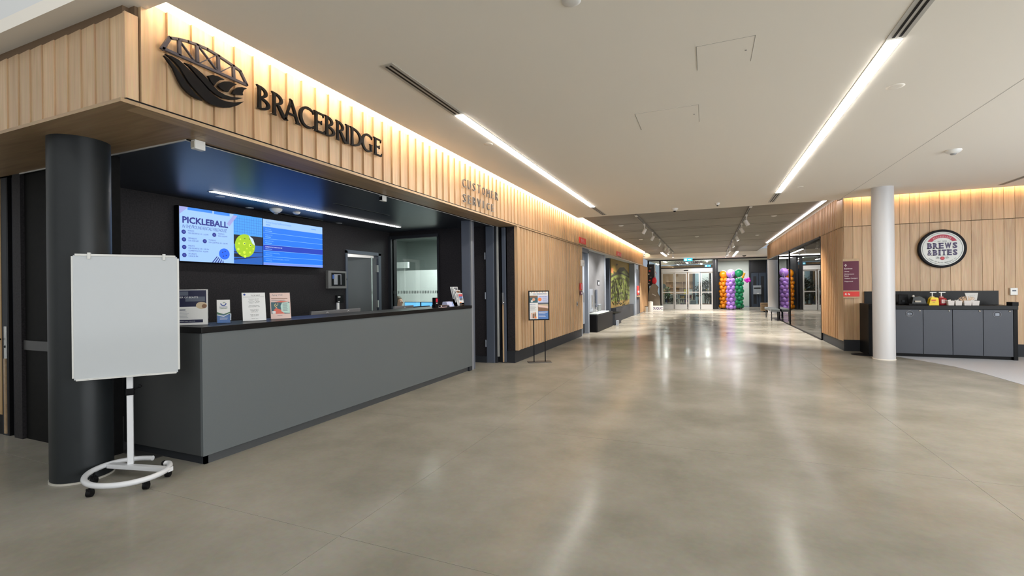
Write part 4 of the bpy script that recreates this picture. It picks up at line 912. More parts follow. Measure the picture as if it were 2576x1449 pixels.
# booth ceiling fixtures
t = thing('recessed_light', 'white light line in the dark ceiling of the service booth', 'light', (-5.38, 5.6, BC))
MB().box(-5.42, -5.34, 3.72, 7.36, BC - 0.006, BC - 0.0005, mat('booth_line', (1, 0.96, 0.93), 0.5, emit=E_BOOTH)).build('diffuser', t)
MB().box(-5.43, -5.33, 3.70, 7.38, BC - 0.003, BC - 0.0002, CHAR2).build('trim_frame', t)
disc_fix('smoke_detector', 'white detector with vents on the booth ceiling beside the light line', 'detector', -5.74, 4.92, BC, 0.085, 0.055)
disc_fix('smoke_detector', 'small white detector on the booth ceiling, right of the vented one', 'detector', -5.70, 5.25, BC, 0.055, 0.035, inner=False)
for k, (x, y) in enumerate(((-5.60, 3.98), (-6.0, 4.7), (-6.0, 6.45))):
    disc_fix('ceiling_disc', ['flat white disc on the booth ceiling at the near end of the light line', 'flat white disc on the booth ceiling above the yellow ball screen', 'flat white disc on the booth ceiling above the grey cabinet'][k], 'cover', x, y, BC, 0.055, 0.006, inner=False)
for k, (x, a, b) in enumerate(((-6.02, 4.95, 6.08), (-4.68, 4.95, 6.12))):
    t = thing('slot_diffuser', ['dark slot vent in the booth ceiling above the wall screens', 'dark slot vent in the booth ceiling nearer the fascia'][k], 'air vent', (x, (a + b) / 2, BC))
    MB().box(x - 0.02, x + 0.02, a, b, BC - 0.004, BC - 0.0003, CHAR).build('frame', t); MB().box(x - 0.012, x + 0.012, a + 0.01, b - 0.01, BC - 0.006, BC - 0.0035, BLACK).build('slot', t)
# shutter brackets under the soffit
for k, (x, y, lb) in enumerate(((-3.60, 2.40, 'small white motor bracket at the booth soffit corner above the whiteboard'), (-3.68, 4.72, 'small white and black bracket halfway along the booth soffit'))):
    t = thing('bracket', lb, 'bracket', (x, y, 2.56))
    bevel(bx('body', x - 0.025, x + 0.025, y - 0.05, y + 0.03, 2.49, 2.56, WPLAST, t), 0.004)
    bx('face', x - 0.02, x + 0.02, y - 0.055, y - 0.05, 2.50, 2.545, BLACK if k else mat('cream', (0.5, 0.47, 0.4), 0.5), t)
# ---------------------------------------------------------------- things on the service counter
TZ = 1.115
ACR = glass('acrylic', (0.95, 0.97, 0.98))
PAPER = mat('paper', (0.72, 0.71, 0.68), 0.45); PAPERW = mat('paper_white', (0.8, 0.8, 0.8), 0.4)
K = {k: mat('print_' + k, lin(c), 0.5) for k, c in dict(navy=(25, 28, 60), grey=(120, 122, 128), lgrey=(175, 176, 180), dgrey=(60, 62, 66), teal=(50, 90, 100), coral=(214, 100, 80), pink=(226, 196, 186), cream=(214, 190, 130), mint=(186, 214, 204), blue=(80, 125, 190), dblue=(45, 75, 150), green=(60, 105, 75), white=(228, 228, 226), orange=(240, 130, 60), red=(196, 40, 44), brown=(130, 95, 70), skin=(214, 160, 130), lav=(200, 205, 235), maroon=(98, 30, 58), sred=(216, 45, 40), spink=(235, 190, 190), purple=(60, 48, 110), yellow=(230, 200, 40), black=(20, 20, 24), slate=(90, 96, 110), sand=(200, 180, 150)).items()}
def leaflet(name, label, cat, x, y, wd, ht, rz, lean=0.16, paper=PAPER, acrylic=True):
    """upright sheet in a sloping clear holder; faces +X turned by rz"""
    t = thing(name, label, cat, (x, y, TZ))
    u = Vector((-math.sin(rz), math.cos(rz), 0)); n = Vector((math.cos(rz), math.sin(rz), 0))
    v = (Vector((0, 0, 1)) - n * lean).normalized(); f = u.cross(v)
    o = Vector((x, y, TZ + 0.004)) - u * wd / 2
    MB().obox(o - f * 0.003, u * wd, v * ht, f * 0.002, paper).build('sheet', t)
    if acrylic:
        a = MB().obox(o - u * 0.004 - f * 0.006, u * (wd + 0.008), v * (ht + 0.004), f * 0.002, ACR)
        a.obox(o - u * 0.004 - n * 0.01 - Vector((0, 0, 0.0035)), u * (wd + 0.008), n * 0.02 - n * 0.10, (0, 0, 0.002), ACR)
        a.build('holder', t)
    p = Print(o - f * 0.001, u, v, 0.0003)
    return t, p
t, p = leaflet('counter_sign', 'dark event poster in a clear holder next to the whiteboard', 'sign', -4.05, 2.60, 0.26, 0.30, -0.75, 0.02)
p.rect(0.005, 0.155, 0.25, 0.295, K['navy']).rect(0.02, 0.25, 0.12, 0.285, K['slate']).rect(0.10, 0.20, 0.24, 0.24, K['slate'])
p.text('ORDER OF BEASTS', 0.02, 0.228, K['white'], w=0.17, h=0.014).disc(0.215, 0.165, 0.04, K['sand'], 0.03).disc(0.235, 0.158, 0.018, K['brown'])
p.rect(0.02, 0.125, 0.10, 0.133, K['slate']); lines(p, 0.02, 0.11, 0.11, 0.004, 6, 0.012, K['lgrey'])
p.rect(0.02, 0.02, 0.225, 0.045, K['navy']).text('COMMUNITY EVENT THIS SUMMER', 0.05, 0.029, K['white'], w=0.12, h=0.006); p.build('printed_sheet', t)
t, p = leaflet('leaflet_holder', 'clear pocket of narrow white and blue council leaflets', 'leaflets', -3.99, 2.86, 0.10, 0.21, -0.55, 0.18)
p.rect(0, 0, 0.10, 0.075, K['blue']).poly([(0, 0.075), (0.10, 0.075), (0.10, 0.10), (0.05, 0.08), (0, 0.10)], K['green']).poly([(0, 0.070), (0.05, 0.055), (0.10, 0.085), (0.10, 0.09), (0.05, 0.065), (0, 0.08)], K['white'])
p.ring(0.05, 0.178, 0.016, 0.024, K['dblue'], PI, 2 * PI).ring(0.056, 0.178, 0.006, 0.010, K['green'], 0, PI)
p.text('BRACEBRIDGE', 0.02, 0.142, K['dblue'], w=0.06, h=0.007).text('TRANSIT', 0.02, 0.126, K['green'], w=0.06, h=0.012); lines(p, 0.02, 0.05, 0.06, 0.003, 3, 0.010, K['white']); p.build('printed_cover', t)
pk = MB(); u = Vector((-math.sin(-0.55), math.cos(-0.55), 0)); n = Vector((math.cos(-0.55), math.sin(-0.55), 0)); o = Vector((-3.99, 2.86, TZ + 0.003)) - u * 0.056
pk.obox(o + n * 0.012, u * 0.112, (0, 0, 0.085), n * 0.002, ACR).obox(o - n * 0.02, u * 0.002, (0, 0, 0.085), n * 0.032, ACR).obox(o - n * 0.02 + u * 0.11, u * 0.002, (0, 0, 0.085), n * 0.032, ACR); pk.build('pocket', t)
t, p = leaflet('counter_sign', 'white tuck shop price list in a clear slanted holder', 'sign', -3.99, 3.17, 0.20, 0.27, -0.45, 0.17)
p.rect(0, 0, 0.20, 0.27, K['white']).disc(0.022, 0.253, 0.010, K['dblue']).text('TUCK SHOP', 0.075, 0.238, K['dgrey'], w=0.08, h=0.012).rect(0.01, 0.228, 0.19, 0.2295, K['dgrey'])
yy = 0.205
for tx in ('Freezies $1.00', 'Water - $2.00', 'Gatorade - $3.00', 'Chips - $2.00', '', 'Chocolate Bars', 'Granola Bar - $2', '', 'Swim Diapers', 'Goggles $15', 'Locks $10', '', 'Cash or Card', 'Ask at desk', '', 'Thank you'):
    if tx: p.text(tx, 0.10, yy, K['dgrey'], w=0.0062 * len(tx), h=0.0065, cx=True)
    yy -= 0.0125
p.build('printed_sheet', t)
t, p = leaflet('counter_sign', 'pink and teal Aging Well poster in a clear slanted holder', 'sign', -3.99, 3.47, 0.19, 0.265, -0.45, 0.17)
p.rect(0, 0, 0.19, 0.265, K['pink']).text('Aging Well', 0.018, 0.232, K['slate'], w=0.10, h=0.018).rect(0.012, 0.202, 0.165, 0.209, K['brown']); lines(p, 0.012, 0.19, 0.15, 0.003, 2, 0.008, K['grey'])
p.rect(0.008, 0.05, 0.182, 0.17, K['teal']).poly([(0.03, 0.17), (0.10, 0.182), (0.17, 0.172), (0.10, 0.165)], K['coral']).poly([(0.02, 0.05), (0.13, 0.05), (0.10, 0.09), (0.05, 0.11), (0.03, 0.09)], K['coral'])
for a, b in ((0.05, 0.15), (0.06, 0.135), (0.045, 0.125), (0.055, 0.115), (0.07, 0.15), (0.04, 0.14)): p.disc(a, b, 0.006, K['cream'], n=8); p.k -= 1
p.k += 1
p.poly([(0.10, 0.075), (0.12, 0.06), (0.18, 0.055), (0.182, 0.155), (0.16, 0.168), (0.11, 0.162), (0.095, 0.13)], K['mint']); lines(p, 0.115, 0.15, 0.05, 0.003, 9, 0.009, K['slate'])
p.rect(0.015, 0.052, 0.045, 0.08, K['white']); lines(p, 0.06, 0.03, 0.06, 0.004, 1, 0.01, K['grey']); p.build('printed_sheet', t)
# stamp, business cards, brochures at the far end
t = thing('date_stamp', 'self-inking stamp with a red window on the worktop', 'stamp', (-3.86, 6.16, TZ))
bevel(bx('body', -3.89, -3.83, 6.13, 6.20, TZ + 0.05, TZ + 0.155, BLACK, t), 0.008); bx('window', -3.832, -3.828, 6.14, 6.19, TZ + 0.085, TZ + 0.14, mat('stamp_red', (0.6, 0.02, 0.05), 0.3), t)
MB().box(-3.89, -3.83, 6.125, 6.145, TZ, TZ + 0.05, BLACK).box(-3.89, -3.83, 6.185, 6.205, TZ, TZ + 0.05, BLACK).box(-3.88, -3.84, 6.145, 6.185, TZ + 0.01, TZ + 0.045, CHROME).build('frame', t)
bx('label', -3.8295, -3.8275, 6.15, 6.18, TZ + 0.062, TZ + 0.074, WPLAST, t)
t = thing('card_box', 'blue and white striped box of cards beside the brochure holder', 'box', (-3.90, 6.62, TZ))
MB().prism([(-3.96, 6.52, TZ), (-3.84, 6.52, TZ), (-3.87, 6.52, TZ + 0.075), (-3.94, 6.52, TZ + 0.08)], (0, 0.20, 0), K['lav']).build('body', t)
p = Print((-3.842, 6.52, TZ), (0, 1, 0), (-0.03, 0, 0.075), 0.0006)
for k in range(4): p.rect(0.01 + k * 0.05, 0.0, 0.033 + k * 0.05, 0.078, K['blue'] if k % 2 else K['white'])
p.build('stripes', t)
t = thing('card_tray', 'low dark tray with loose pens and slips in front of the striped card box', 'tray', (-3.86, 6.42, TZ))
bevel(bx('tray', -3.93, -3.80, 6.38, 6.50, TZ, TZ + 0.022, CHAR2, t), 0.004); MB().cyl((-3.9, 6.36, TZ + 0.028), (-3.82, 6.52, TZ + 0.028), 0.004, m=K['brown'], n=6).build('pen', t)
bx('slips', -3.84, -3.79, 6.24, 6.40, TZ, TZ + 0.006, K['spink'], t); MB().ball((-3.85, 6.33, TZ + 0.015), 0.012, WPLAST, 8, 5).build('eraser', t)
bh = thing('brochure_holder', 'stepped clear holder filled with brochures at the far counter end', 'brochure holder', (-3.88, 6.92, TZ))
for k in range(3):
    x = -3.82 - 0.045 * k; zz = TZ + 0.005 + 0.055 * k; wd = 0.15
    MB().box(x - 0.035, x - 0.032, 6.86 - 0.0, 6.86 + wd + 0.02, TZ, TZ + 0.20 + 0.055 * k, ACR).box(x + 0.004, x + 0.006, 6.86, 6.86 + wd + 0.02, TZ, TZ + 0.05 + 0.04 * k, ACR).build('pocket', bh)
    for j in range(3):
        b = thing('brochure', ['white brochure with a red and blue cover in the front pocket of the stepped holder', 'brochure with a dark banner in the middle pocket of the stepped holder', 'curled white brochure in the back pocket of the stepped holder'][k], 'brochure', (x - 0.005 - 0.009 * j, 6.94, zz), 'brochures in the stepped holder') if j == 0 else b
        MB().obox(Vector((x - 0.003 - 0.009 * j, 6.865 - 0.015 * j, zz)), (0, wd, 0), (-0.035 - 0.01 * j, 0, 0.205), (0.006, 0, 0), PAPERW).build('cover' if j == 0 else 'back_copy', b)
        if j == 0:
            p = Print((x + 0.0035, 6.865, zz), (0, 1, 0), (-0.035, 0, 0.205), 0.0005)
            if k == 0:
                p.rect(0.01, 0.155, 0.14, 0.195, K['red']).text('MUSKOKA', 0.03, 0.17, K['white'], w=0.09, h=0.012).rect(0.02, 0.125, 0.13, 0.155, K['blue']).rect(0.02, 0.10, 0.13, 0.122, K['slate']).rect(0.02, 0.09, 0.13, 0.097, K['black'])
                p.ring(0.04, 0.02, 0.01, 0.04, K['orange'], 0, PI).rect(0.01, 0.005, 0.13, 0.015, K['brown'])
            else: p.rect(0.015, 0.165, 0.135, 0.195, K['grey'] if k == 2 else K['brown']).rect(0.06, 0.15, 0.135, 0.163, K['dgrey'])
            p.build('printed_cover', b)
# monitors of the staff, seen just above the worktop
for k, (x, y, lb) in enumerate(((-4.50, 4.55, 'back of the grey desktop monitor standing nearest the whiteboard'), (-4.55, 4.98, 'second grey desktop monitor from the whiteboard, back turned'), (-4.45, 6.12, 'grey desktop monitor in front of the office window'), (-4.5, 6.62, 'low dark monitor behind the red stamp'))):
    t = thing('desktop_monitor', lb, 'monitor', (x, y, 0.74), 'staff monitors behind the counter')
    bevel(MB().obox(Vector((x, y - 0.25, 0.84)), (0, 0.5, 0), (-0.03, 0, 0.0), (0.06 if k != 3 else 0.10, 0, 0.305 if k < 3 else 0.28), mat('monitor_grey', (0.17, 0.17, 0.175), 0.5) if k < 3 else CHAR2).build('screen_case', t), 0.004)
    bx('stand', x + 0.0, x + 0.05, y - 0.04, y + 0.04, 0.76, 1.0, CHAR2, t); bx('foot', x - 0.08, x + 0.10, y - 0.12, y + 0.12, 0.742, 0.76, CHAR2, t)
    if k < 3:
        p = Print((x + 0.0645, y, 1.12), (0, 1, 0), (0.02, 0, 0.1), 0.001); p.ring(0, -0.012, 0.014, 0.019, PAPERW, 0.3, PI - 0.3); p.build('logo_arc', t)
t = thing('paper_cup', 'white cup with a dark lid on the staff desk below the wall switch', 'cup', (-5.2, 5.55, 0.74)); MB().lathe((-5.2, 5.55, 0.74), [(0, 0), (0.03, 0), (0.03, 0.0)], WPLAST).build('coaster', t)
MB().cyl((-5.2, 5.55, 0.745), (-5.2, 5.55, 1.21), 0.028, 0.022, WPLAST, 12).build('body', t); MB().cyl((-5.2, 5.55, 1.21), (-5.2, 5.55, 1.225), 0.018, m=BLACK, n=12).build('lid', t)
bx('wall_shelf', -5.3, -5.1, 5.45, 5.65, 0.70, 0.74, CHAR, ct)
# ---------------------------------------------------------------- office: people, monitors
def person(label, x, y, rz, shirt, hair, skin, zs=0.44):
    root = thing('person', label, 'person', (x, y, 0)); root.rotation_euler = (0, 0, rz)
    # skeleton in local space, facing +Y
    V = [(0, 0, zs + 0.10), (0, -0.02, zs + 0.28), (0, -0.01, zs + 0.46), (0, 0.0, zs + 0.53), (0, 0.02, zs + 0.60),
         (0.10, 0, zs + 0.06), (0.11, 0.38, zs + 0.05), (0.11, 0.40, 0.10), (0.11, 0.52, 0.04), (-0.10, 0, zs + 0.06), (-0.11, 0.38, zs + 0.05), (-0.11, 0.40, 0.10), (-0.11, 0.52, 0.04),
         (0.17, -0.01, zs + 0.46), (0.22, 0.05, zs + 0.22), (0.15, 0.26, zs + 0.26), (0.13, 0.34, zs + 0.27), (-0.17, -0.01, zs + 0.46), (-0.22, 0.05, zs + 0.22), (-0.15, 0.26, zs + 0.26), (-0.13, 0.34, zs + 0.27)]
    E_ = [(0, 1), (1, 2), (2, 3), (3, 4), (0, 5), (5, 6), (6, 7), (7, 8), (0, 9), (9, 10), (10, 11), (11, 12), (2, 13), (13, 14), (14, 15), (15, 16), (2, 17), (17, 18), (18, 19), (19, 20)]
    Rr = [.15, .13, .12, .06, .055, .10, .07, .045, .04, .10, .07, .045, .04, .065, .05, .035, .025, .065, .05, .035, .025]
    me = bpy.data.meshes.new('body'); bm = bmesh.new(); sk = bm.verts.layers.skin.new(); vs = []
    for c, r_ in zip(V, Rr):
        v = bm.verts.new(c); v[sk].radius = (r_, r_ * (0.75 if r_ > 0.11 else 1)); vs.append(v)
    for a, b in E_: bm.edges.new((vs[a], vs[b]))
    vs[0][sk].use_root = True
    bm.to_mesh(me); bm.free(); me.materials.append(shirt)
    ob = bpy.data.objects.new('body', me); C.objects.link(ob); ob.parent = root
    ob.modifiers.new('skin', 'SKIN'); sd = ob.modifiers.new('sub', 'SUBSURF'); sd.levels = 1; sd.render_levels = 2
    def child(b, n, par=root):
        m_ = bpy.data.meshes.new(n); m_.from_pydata(b.v, [], b.f)
        for q in b.mats: m_.materials.append(q)
        m_.polygons.foreach_set('material_index', b.m); m_.polygons.foreach_set('use_smooth', b.sm); m_.update()
        o_ = bpy.data.objects.new(n, m_); C.objects.link(o_); o_.parent = par; return o_
    hz = zs + 0.71
    h = MB(); h.ball((0, 0.04, hz), 0.098, skin, 20, 14, 0.80, 0.98, 1.18).ball((0, 0.075, hz - 0.055), 0.06, skin, 14, 10, 0.9, 1.0, 1.0)
    h.ball((0, 0.142, hz - 0.01), 0.016, skin, 10, 8, 0.8, 1.3, 1.5)
    for s_ in (-1, 1): h.ball((s_ * 0.078, 0.03, hz - 0.01), 0.02, skin, 10, 8, 0.4, 0.8, 1.3)
    head = child(h, 'head')
    f_ = MB()
    for s_ in (-1, 1): f_.ball((s_ * 0.032, 0.125, hz + 0.012), 0.010, PAPERW, 8, 6).ball((s_ * 0.032, 0.133, hz + 0.012), 0.005, BLACK, 8, 6)
    f_.ball((0, 0.13, hz - 0.052), 0.018, mat('lips', (0.45, 0.15, 0.13), 0.5), 10, 6, 1.2, 0.5, 0.35); child(f_, 'face_features', head)
    g = MB(); g.ball((0, 0.018, hz + 0.02), 0.108, hair, 20, 14, 0.84, 1.0, 1.14).ball((0, -0.09, hz - 0.02), 0.045, hair, 12, 8, 0.8, 1.0, 1.1).tube([(0, -0.10, hz), (0, -0.14, hz - 0.08), (0, -0.12, hz - 0.2)], [0.035, 0.03, 0.01], hair, 8)
    # keep the face clear of hair
    g.v = [(a, b if b < 0.075 or c > hz + 0.055 else 0.075 - 0.02 * abs(a), c) for a, b, c in g.v]
    child(g, 'hair')
    for s_ in (-1, 1):
        hb = MB().ball((s_ * 0.13, 0.365, zs + 0.27), 0.035, skin, 10, 8, 0.9, 1.2, 0.5)
        for q in range(4): hb.tube([(s_ * 0.13 - 0.022 + q * 0.015, 0.39, zs + 0.275), (s_ * 0.13 - 0.022 + q * 0.015, 0.425, zs + 0.275), (s_ * 0.13 - 0.02 + q * 0.014, 0.445 - 0.004 * abs(q - 1.5), zs + 0.26)], 0.0075, skin, 6)
        hb.tube([(s_ * (0.13 - 0.025), 0.36, zs + 0.27), (s_ * (0.13 - 0.045), 0.39, zs + 0.265), (s_ * (0.13 - 0.045), 0.41, zs + 0.255)], 0.009, skin, 6)
        child(hb, 'hand')
    return root
SHW = mat('cream_shirt', (0.6, 0.6, 0.5), 0.8); SKN = mat('skin', (0.40, 0.21, 0.14), 0.5); HRB = mat('brown_hair', (0.06, 0.042, 0.02), 0.6, noise=0.4, nscale=60)
person('person in a pale top with tied-back light brown hair at the office screens', -6.66, 9.0, -PI / 2, SHW, HRB, SKN, 0.40)
person('person whose reddish brown hair shows at the right side of the office window', -5.45, 9.4, PI * 0.9, CHAR2, mat('red_brown_hair', (0.10, 0.05, 0.035), 0.6), SKN, 0.50)
for k, (x, y) in enumerate(((-6.66, 8.85), (-5.45, 9.4))):
    t = thing('office_chair', ['dark office chair under the person in the pale top', 'dark office chair under the person at the right of the office window'][k], 'chair', (x, y, 0))
    bevel(bx('seat', x - 0.22, x + 0.22, y - 0.1, y + 0.32, 0.32 + 0.1 * k, 0.36 + 0.1 * k, CHAR2, t), 0.02); MB().cyl((x, y + 0.1, 0.06), (x, y + 0.1, 0.33), 0.03, m=BLACK).build('post', t)
    MB().box(x - 0.28, x + 0.28, y + 0.08, y + 0.12, 0.02, 0.06, BLACK).box(x - 0.02, x + 0.02, y - 0.18, y + 0.38, 0.02, 0.06, BLACK).build('foot', t)
t = thing('office_desk', 'office desk under the two blue screens', 'desk', (-6.0, 9.3, 0)); bx('desktop', -6.45, -5.6, 8.9, 9.6, 0.70, 0.73, WPLAST, t)
for a in (-6.42, -5.66):
    for b in (8.93, 9.55): bx('leg', a, a + 0.04, b, b + 0.04, 0, 0.70, SILVERP, t)
for k, (x0, x1, lb) in enumerate(((-6.46, -6.02, 'lit blue office screen nearest the person in the pale top'), (-6.01, -5.66, 'lit blue office screen right of its neighbour, behind the red stamp'))):
    t = thing('office_screen', lb, 'monitor', ((x0 + x1) / 2, 9.0, 0.73)); bevel(bx('case', x0, x1, 9.0, 9.03, 0.83, 1.115, CHAR2, t), 0.004)
    p = Print((x0 + 0.012, 8.999, 0.845), (1, 0, 0), (0, 0, 1), 0.001); p.rect(0, 0, x1 - x0 - 0.024, 0.255, ek('office_blue', (110, 190, 255), 0.9)); p.build('picture', t)
    bx('stand', (x0 + x1) / 2 - 0.03, (x0 + x1) / 2 + 0.03, 9.03, 9.06, 0.73, 0.95, CHAR2, t)
# ---------------------------------------------------------------- free-standing sign before the oak wall
ps = thing('floor_sign', 'black framed programme poster on two thin legs before the oak wall', 'sign', (-2.94, 8.34, 0))
a0, a1 = Vector((-3.115, 8.24, 0)), Vector((-2.77, 8.44, 0)); uu = (a1 - a0).normalized(); wd = (a1 - a0).length; nn = Vector((uu.y, -uu.x, 0))
q = MB().obox(a0 + Vector((0, 0, 0.79)) - nn * 0.01, uu * wd, nn * 0.02, (0, 0, 0.56), BLACK).build('frame', ps); bevel(q, 0.003)
for f_ in (0.22, 0.76): MB().obox(a0 + uu * wd * f_ - nn * 0.008, uu * 0.018, nn * 0.016, (0, 0, 0.80), BLACK).build('leg', ps)
MB().obox(a0 - uu * 0.02 - nn * 0.11, uu * (wd + 0.04), nn * 0.22, (0, 0, 0.008), mat('base_plate', (0.10, 0.10, 0.10), 0.4, 0.3)).build('base_plate', ps)
p = Print(a0 + uu * 0.022 + nn * 0.0102 + Vector((0, 0, 0.812)), uu, (0, 0, 1), 0.0004); W_, H_ = wd - 0.044, 0.516
p.rect(0, 0, W_, H_, K['white']); p.rect(W_ * 0.45, 0, W_, H_ * 0.29, K['blue']).rect(W_ * 0.45, H_ * 0.29, W_, H_ * 0.60, K['sand']).poly([(W_ * 0.45, H_ * 0.29), (W_, H_ * 0.30), (W_, H_ * 0.38), (W_ * 0.45, H_ * 0.48)], K['brown']).rect(W_ * 0.45, H_ * 0.54, W_, H_ * 0.60, K['slate'])
p.poly([(W_ * 0.47, H_ * 0.44), (W_, H_ * 0.40), (W_, H_ * 0.46), (W_ * 0.47, H_ * 0.52)], K['pink']).rect(0, H_ * 0.60, W_ * 0.44, H_ * 0.86, K['teal']).disc(W_ * 0.22, H_ * 0.72, 0.028, K['skin']).rect(W_ * 0.02, H_ * 0.79, W_ * 0.42, H_ * 0.86, K['brown']).disc(W_ * 0.12, H_ * 0.66, 0.02, K['white'])
p.rect(W_ * 0.45, H_ * 0.60, W_, H_ * 0.86, K['lav']).disc(W_ * 0.55, H_ * 0.72, 0.035, K['orange'])
p.text('FALL REGISTRATION', W_ * 0.2, H_ * 0.905, K['dblue'], w=W_ * 0.72, h=0.016, off=0.02).text('PROGRAMS', W_ * 0.52, H_ * 0.815, K['dblue'], w=W_ * 0.42, h=0.013, off=0.02)
p.text('RENTALS', 0.004, H_ * 0.53, K['dblue'], w=W_ * 0.3, h=0.012, off=0.02); lines(p, 0.004, H_ * 0.47, W_ * 0.36, 0.005, 4, 0.024, K['grey']); lines(p, W_ * 0.7, H_ * 0.77, W_ * 0.28, 0.004, 5, 0.018, K['grey'])
p.text('MEMBERSHIPS', W_ * 0.48, H_ * 0.235, K['white'], w=W_ * 0.48, h=0.014, off=0.03); lines(p, W_ * 0.48, H_ * 0.19, W_ * 0.44, 0.006, 3, 0.026, K['white'])
for i, (a, c) in enumerate(((0.10, 'pink'), (0.20, 'brown'), (0.30, 'brown'))):
    p.disc(W_ * a, H_ * (0.20 + 0.02 * i), 0.013, K['skin']).rect(W_ * a - 0.014, 0.02, W_ * a + 0.014, H_ * (0.175 + 0.02 * i), K[c])
p.rect(W_ * 0.26, 0.015, W_ * 0.36, 0.05, K['orange'])
for i in range(6): p.disc(W_ * (0.1 + 0.15 * i), H_ * 0.985, 0.008, K['orange' if i % 2 else 'brown'], n=8)
p.build('poster', ps)
# ---------------------------------------------------------------- small signs on the left wall
RSIG = mat('sign_red', lin((226, 58, 52)), 0.45); RW = mat('sign_white', (0.75, 0.70, 0.68), 0.5); MAR = mat('sign_maroon', lin((98, 30, 58)), 0.45)
def xsign(name, lab, y0, y1, z0, z1, m, x=-3.262, d=0.02):
    t = thing(name, lab, 'sign', (x, (y0 + y1) / 2, z0)); bx('plate', x, x + d, y0, y1, z0, z1, m, t); return t, Print((x + d, y0, z0), (0, 1, 0), (0, 0, 1), 0.002), y1 - y0, z1 - z0
t, p, w_, h_ = xsign('wayfinding_sign', 'red square pictogram sign on the fascia above the oak wall end', 12.64, 13.36, 2.64, 2.80, RSIG)
for a, b in ((0.2, 0.10), (0.45, 0.10), (0.2, 0.045), (0.45, 0.045)): p.ring(a, b, 0.014, 0.026, RW, n=16)
p.rect(0.12, 0.085, 0.28, 0.092, RW).rect(0.30, 0.03, 0.33, 0.12, RW); p.build('pictograms', t)
t, p, w_, h_ = xsign('wayfinding_sign', 'smaller red square pictogram sign farther along the fascia', 18.4, 19.4, 2.64, 2.80, RSIG)
for a, b in ((0.3, 0.06), (0.7, 0.06)): p.ring(a, b, 0.016, 0.03, RW, n=16)
p.rect(0.36, 0.03, 0.40, 0.12, RW); p.build('pictograms', t)
t, p, w_, h_ = xsign('room_sign', 'narrow red vertical sign near the end of the oak wall', 12.66, 12.90, 1.33, 1.52, RSIG)
p.ring(0.12, 0.13, 0.02, 0.035, RW, n=12).ring(0.12, 0.06, 0.02, 0.035, RW, n=12); p.build('pictograms', t)
t, p, w_, h_ = xsign('room_sign', 'small maroon sign below the narrow red one', 12.66, 12.90, 1.19, 1.30, MAR); p.rect(0.07, 0.03, 0.17, 0.08, RW); p.build('pictogram', t)
t = thing('thermostat', 'white square wall device high on the end of the oak wall', 'thermostat', (-3.26, 12.9, 2.0)); bevel(bx('body', -3.262, -3.22, 12.76, 13.08, 2.0, 2.17, WPLAST, t), 0.01); bx('display', -3.219, -3.217, 12.88, 13.0, 2.05, 2.10, SILVERP, t)
t = thing('door_control', 'tiny steel key switch low on the oak wall end', 'switch', (-3.26, 12.3, 0.9)); bx('plate', -3.262, -3.255, 12.30, 12.42, 0.90, 1.02, SILVER, t); bx('button', -3.255, -3.25, 12.34, 12.38, 0.93, 0.97, BLACK, t)
# items in the grey recess
PPX = -3.44
t = thing('push_plate', 'tall grey door pull panel on the grey recess wall', 'handle', (-3.44, 14.75, 0.6)); bx('plate', -3.449, -3.435, 14.55, 15.0, 0.62, 1.35, LBLUEGREY, t); bx('pull', -3.435, -3.40, 14.75, 14.85, 0.75, 1.15, SILVER, t)
t = thing('pull_bar', 'blue-grey vertical pull bar beside the push panel', 'handle', (-3.44, 15.5, 0.8)); bx('bar', -3.43, -3.39, 15.35, 15.5, 0.75, 1.32, BLUEGREY, t); bx('bracket', -3.45, -3.43, 15.38, 15.47, 0.8, 0.86, SILVER, t)
t = thing('notice', 'small dark notice with a white figure on the grey recess wall', 'sign', (-3.44, 15.9, 1.45)); bx('plate', -3.45, -3.44, 15.75, 16.1, 1.46, 1.64, CHAR2, t); bx('figure', -3.44, -3.437, 15.90, 16.02, 1.49, 1.58, PAPERW, t)
t = thing('sensor_box', 'grey box on the recess wall over the fountain', 'box', (-3.44, 15.8, 0.6)); bx('body', -3.45, -3.40, 15.7, 16.1, 0.55, 0.80, CHAR, t); bx('lid', -3.45, -3.395, 15.69, 16.11, 0.80, 0.82, LBLUEGREY, t)
t = thing('drinking_fountain', 'black boxed drinking fountain with a pale top in the grey recess', 'fountain', (-3.3, 15.6, 0))
bevel(bx('cabinet', -3.435, -3.15, 14.35, 16.9, 0.0, 0.55, BLACK, t), 0.03); bevel(bx('basin', -3.43, -3.16, 14.45, 16.3, 0.55, 0.585, mat('basin_pale', (0.55, 0.62, 0.6), 0.3), t), 0.01)
MB().tube([(-3.35, 15.0, 0.58), (-3.35, 15.0, 0.64), (-3.32, 15.0, 0.66), (-3.29, 15.0, 0.65)], 0.008, CHROME, 8).build('spout', t)
t = thing('recycling_box', 'dark low box after the fountain with a pale stand beside it', 'box', (-3.2, 17.6, 0)); bevel(bx('body', -3.42, -3.12, 17.2, 18.5, 0, 0.42, CHAR2, t), 0.02); bx('lid', -3.43, -3.11, 17.19, 18.51, 0.42, 0.44, BLACK, t); bx('foot_plate', -3.1, -3.04, 17.2, 17.5, 0, 0.18, LBLUEGREY, t)
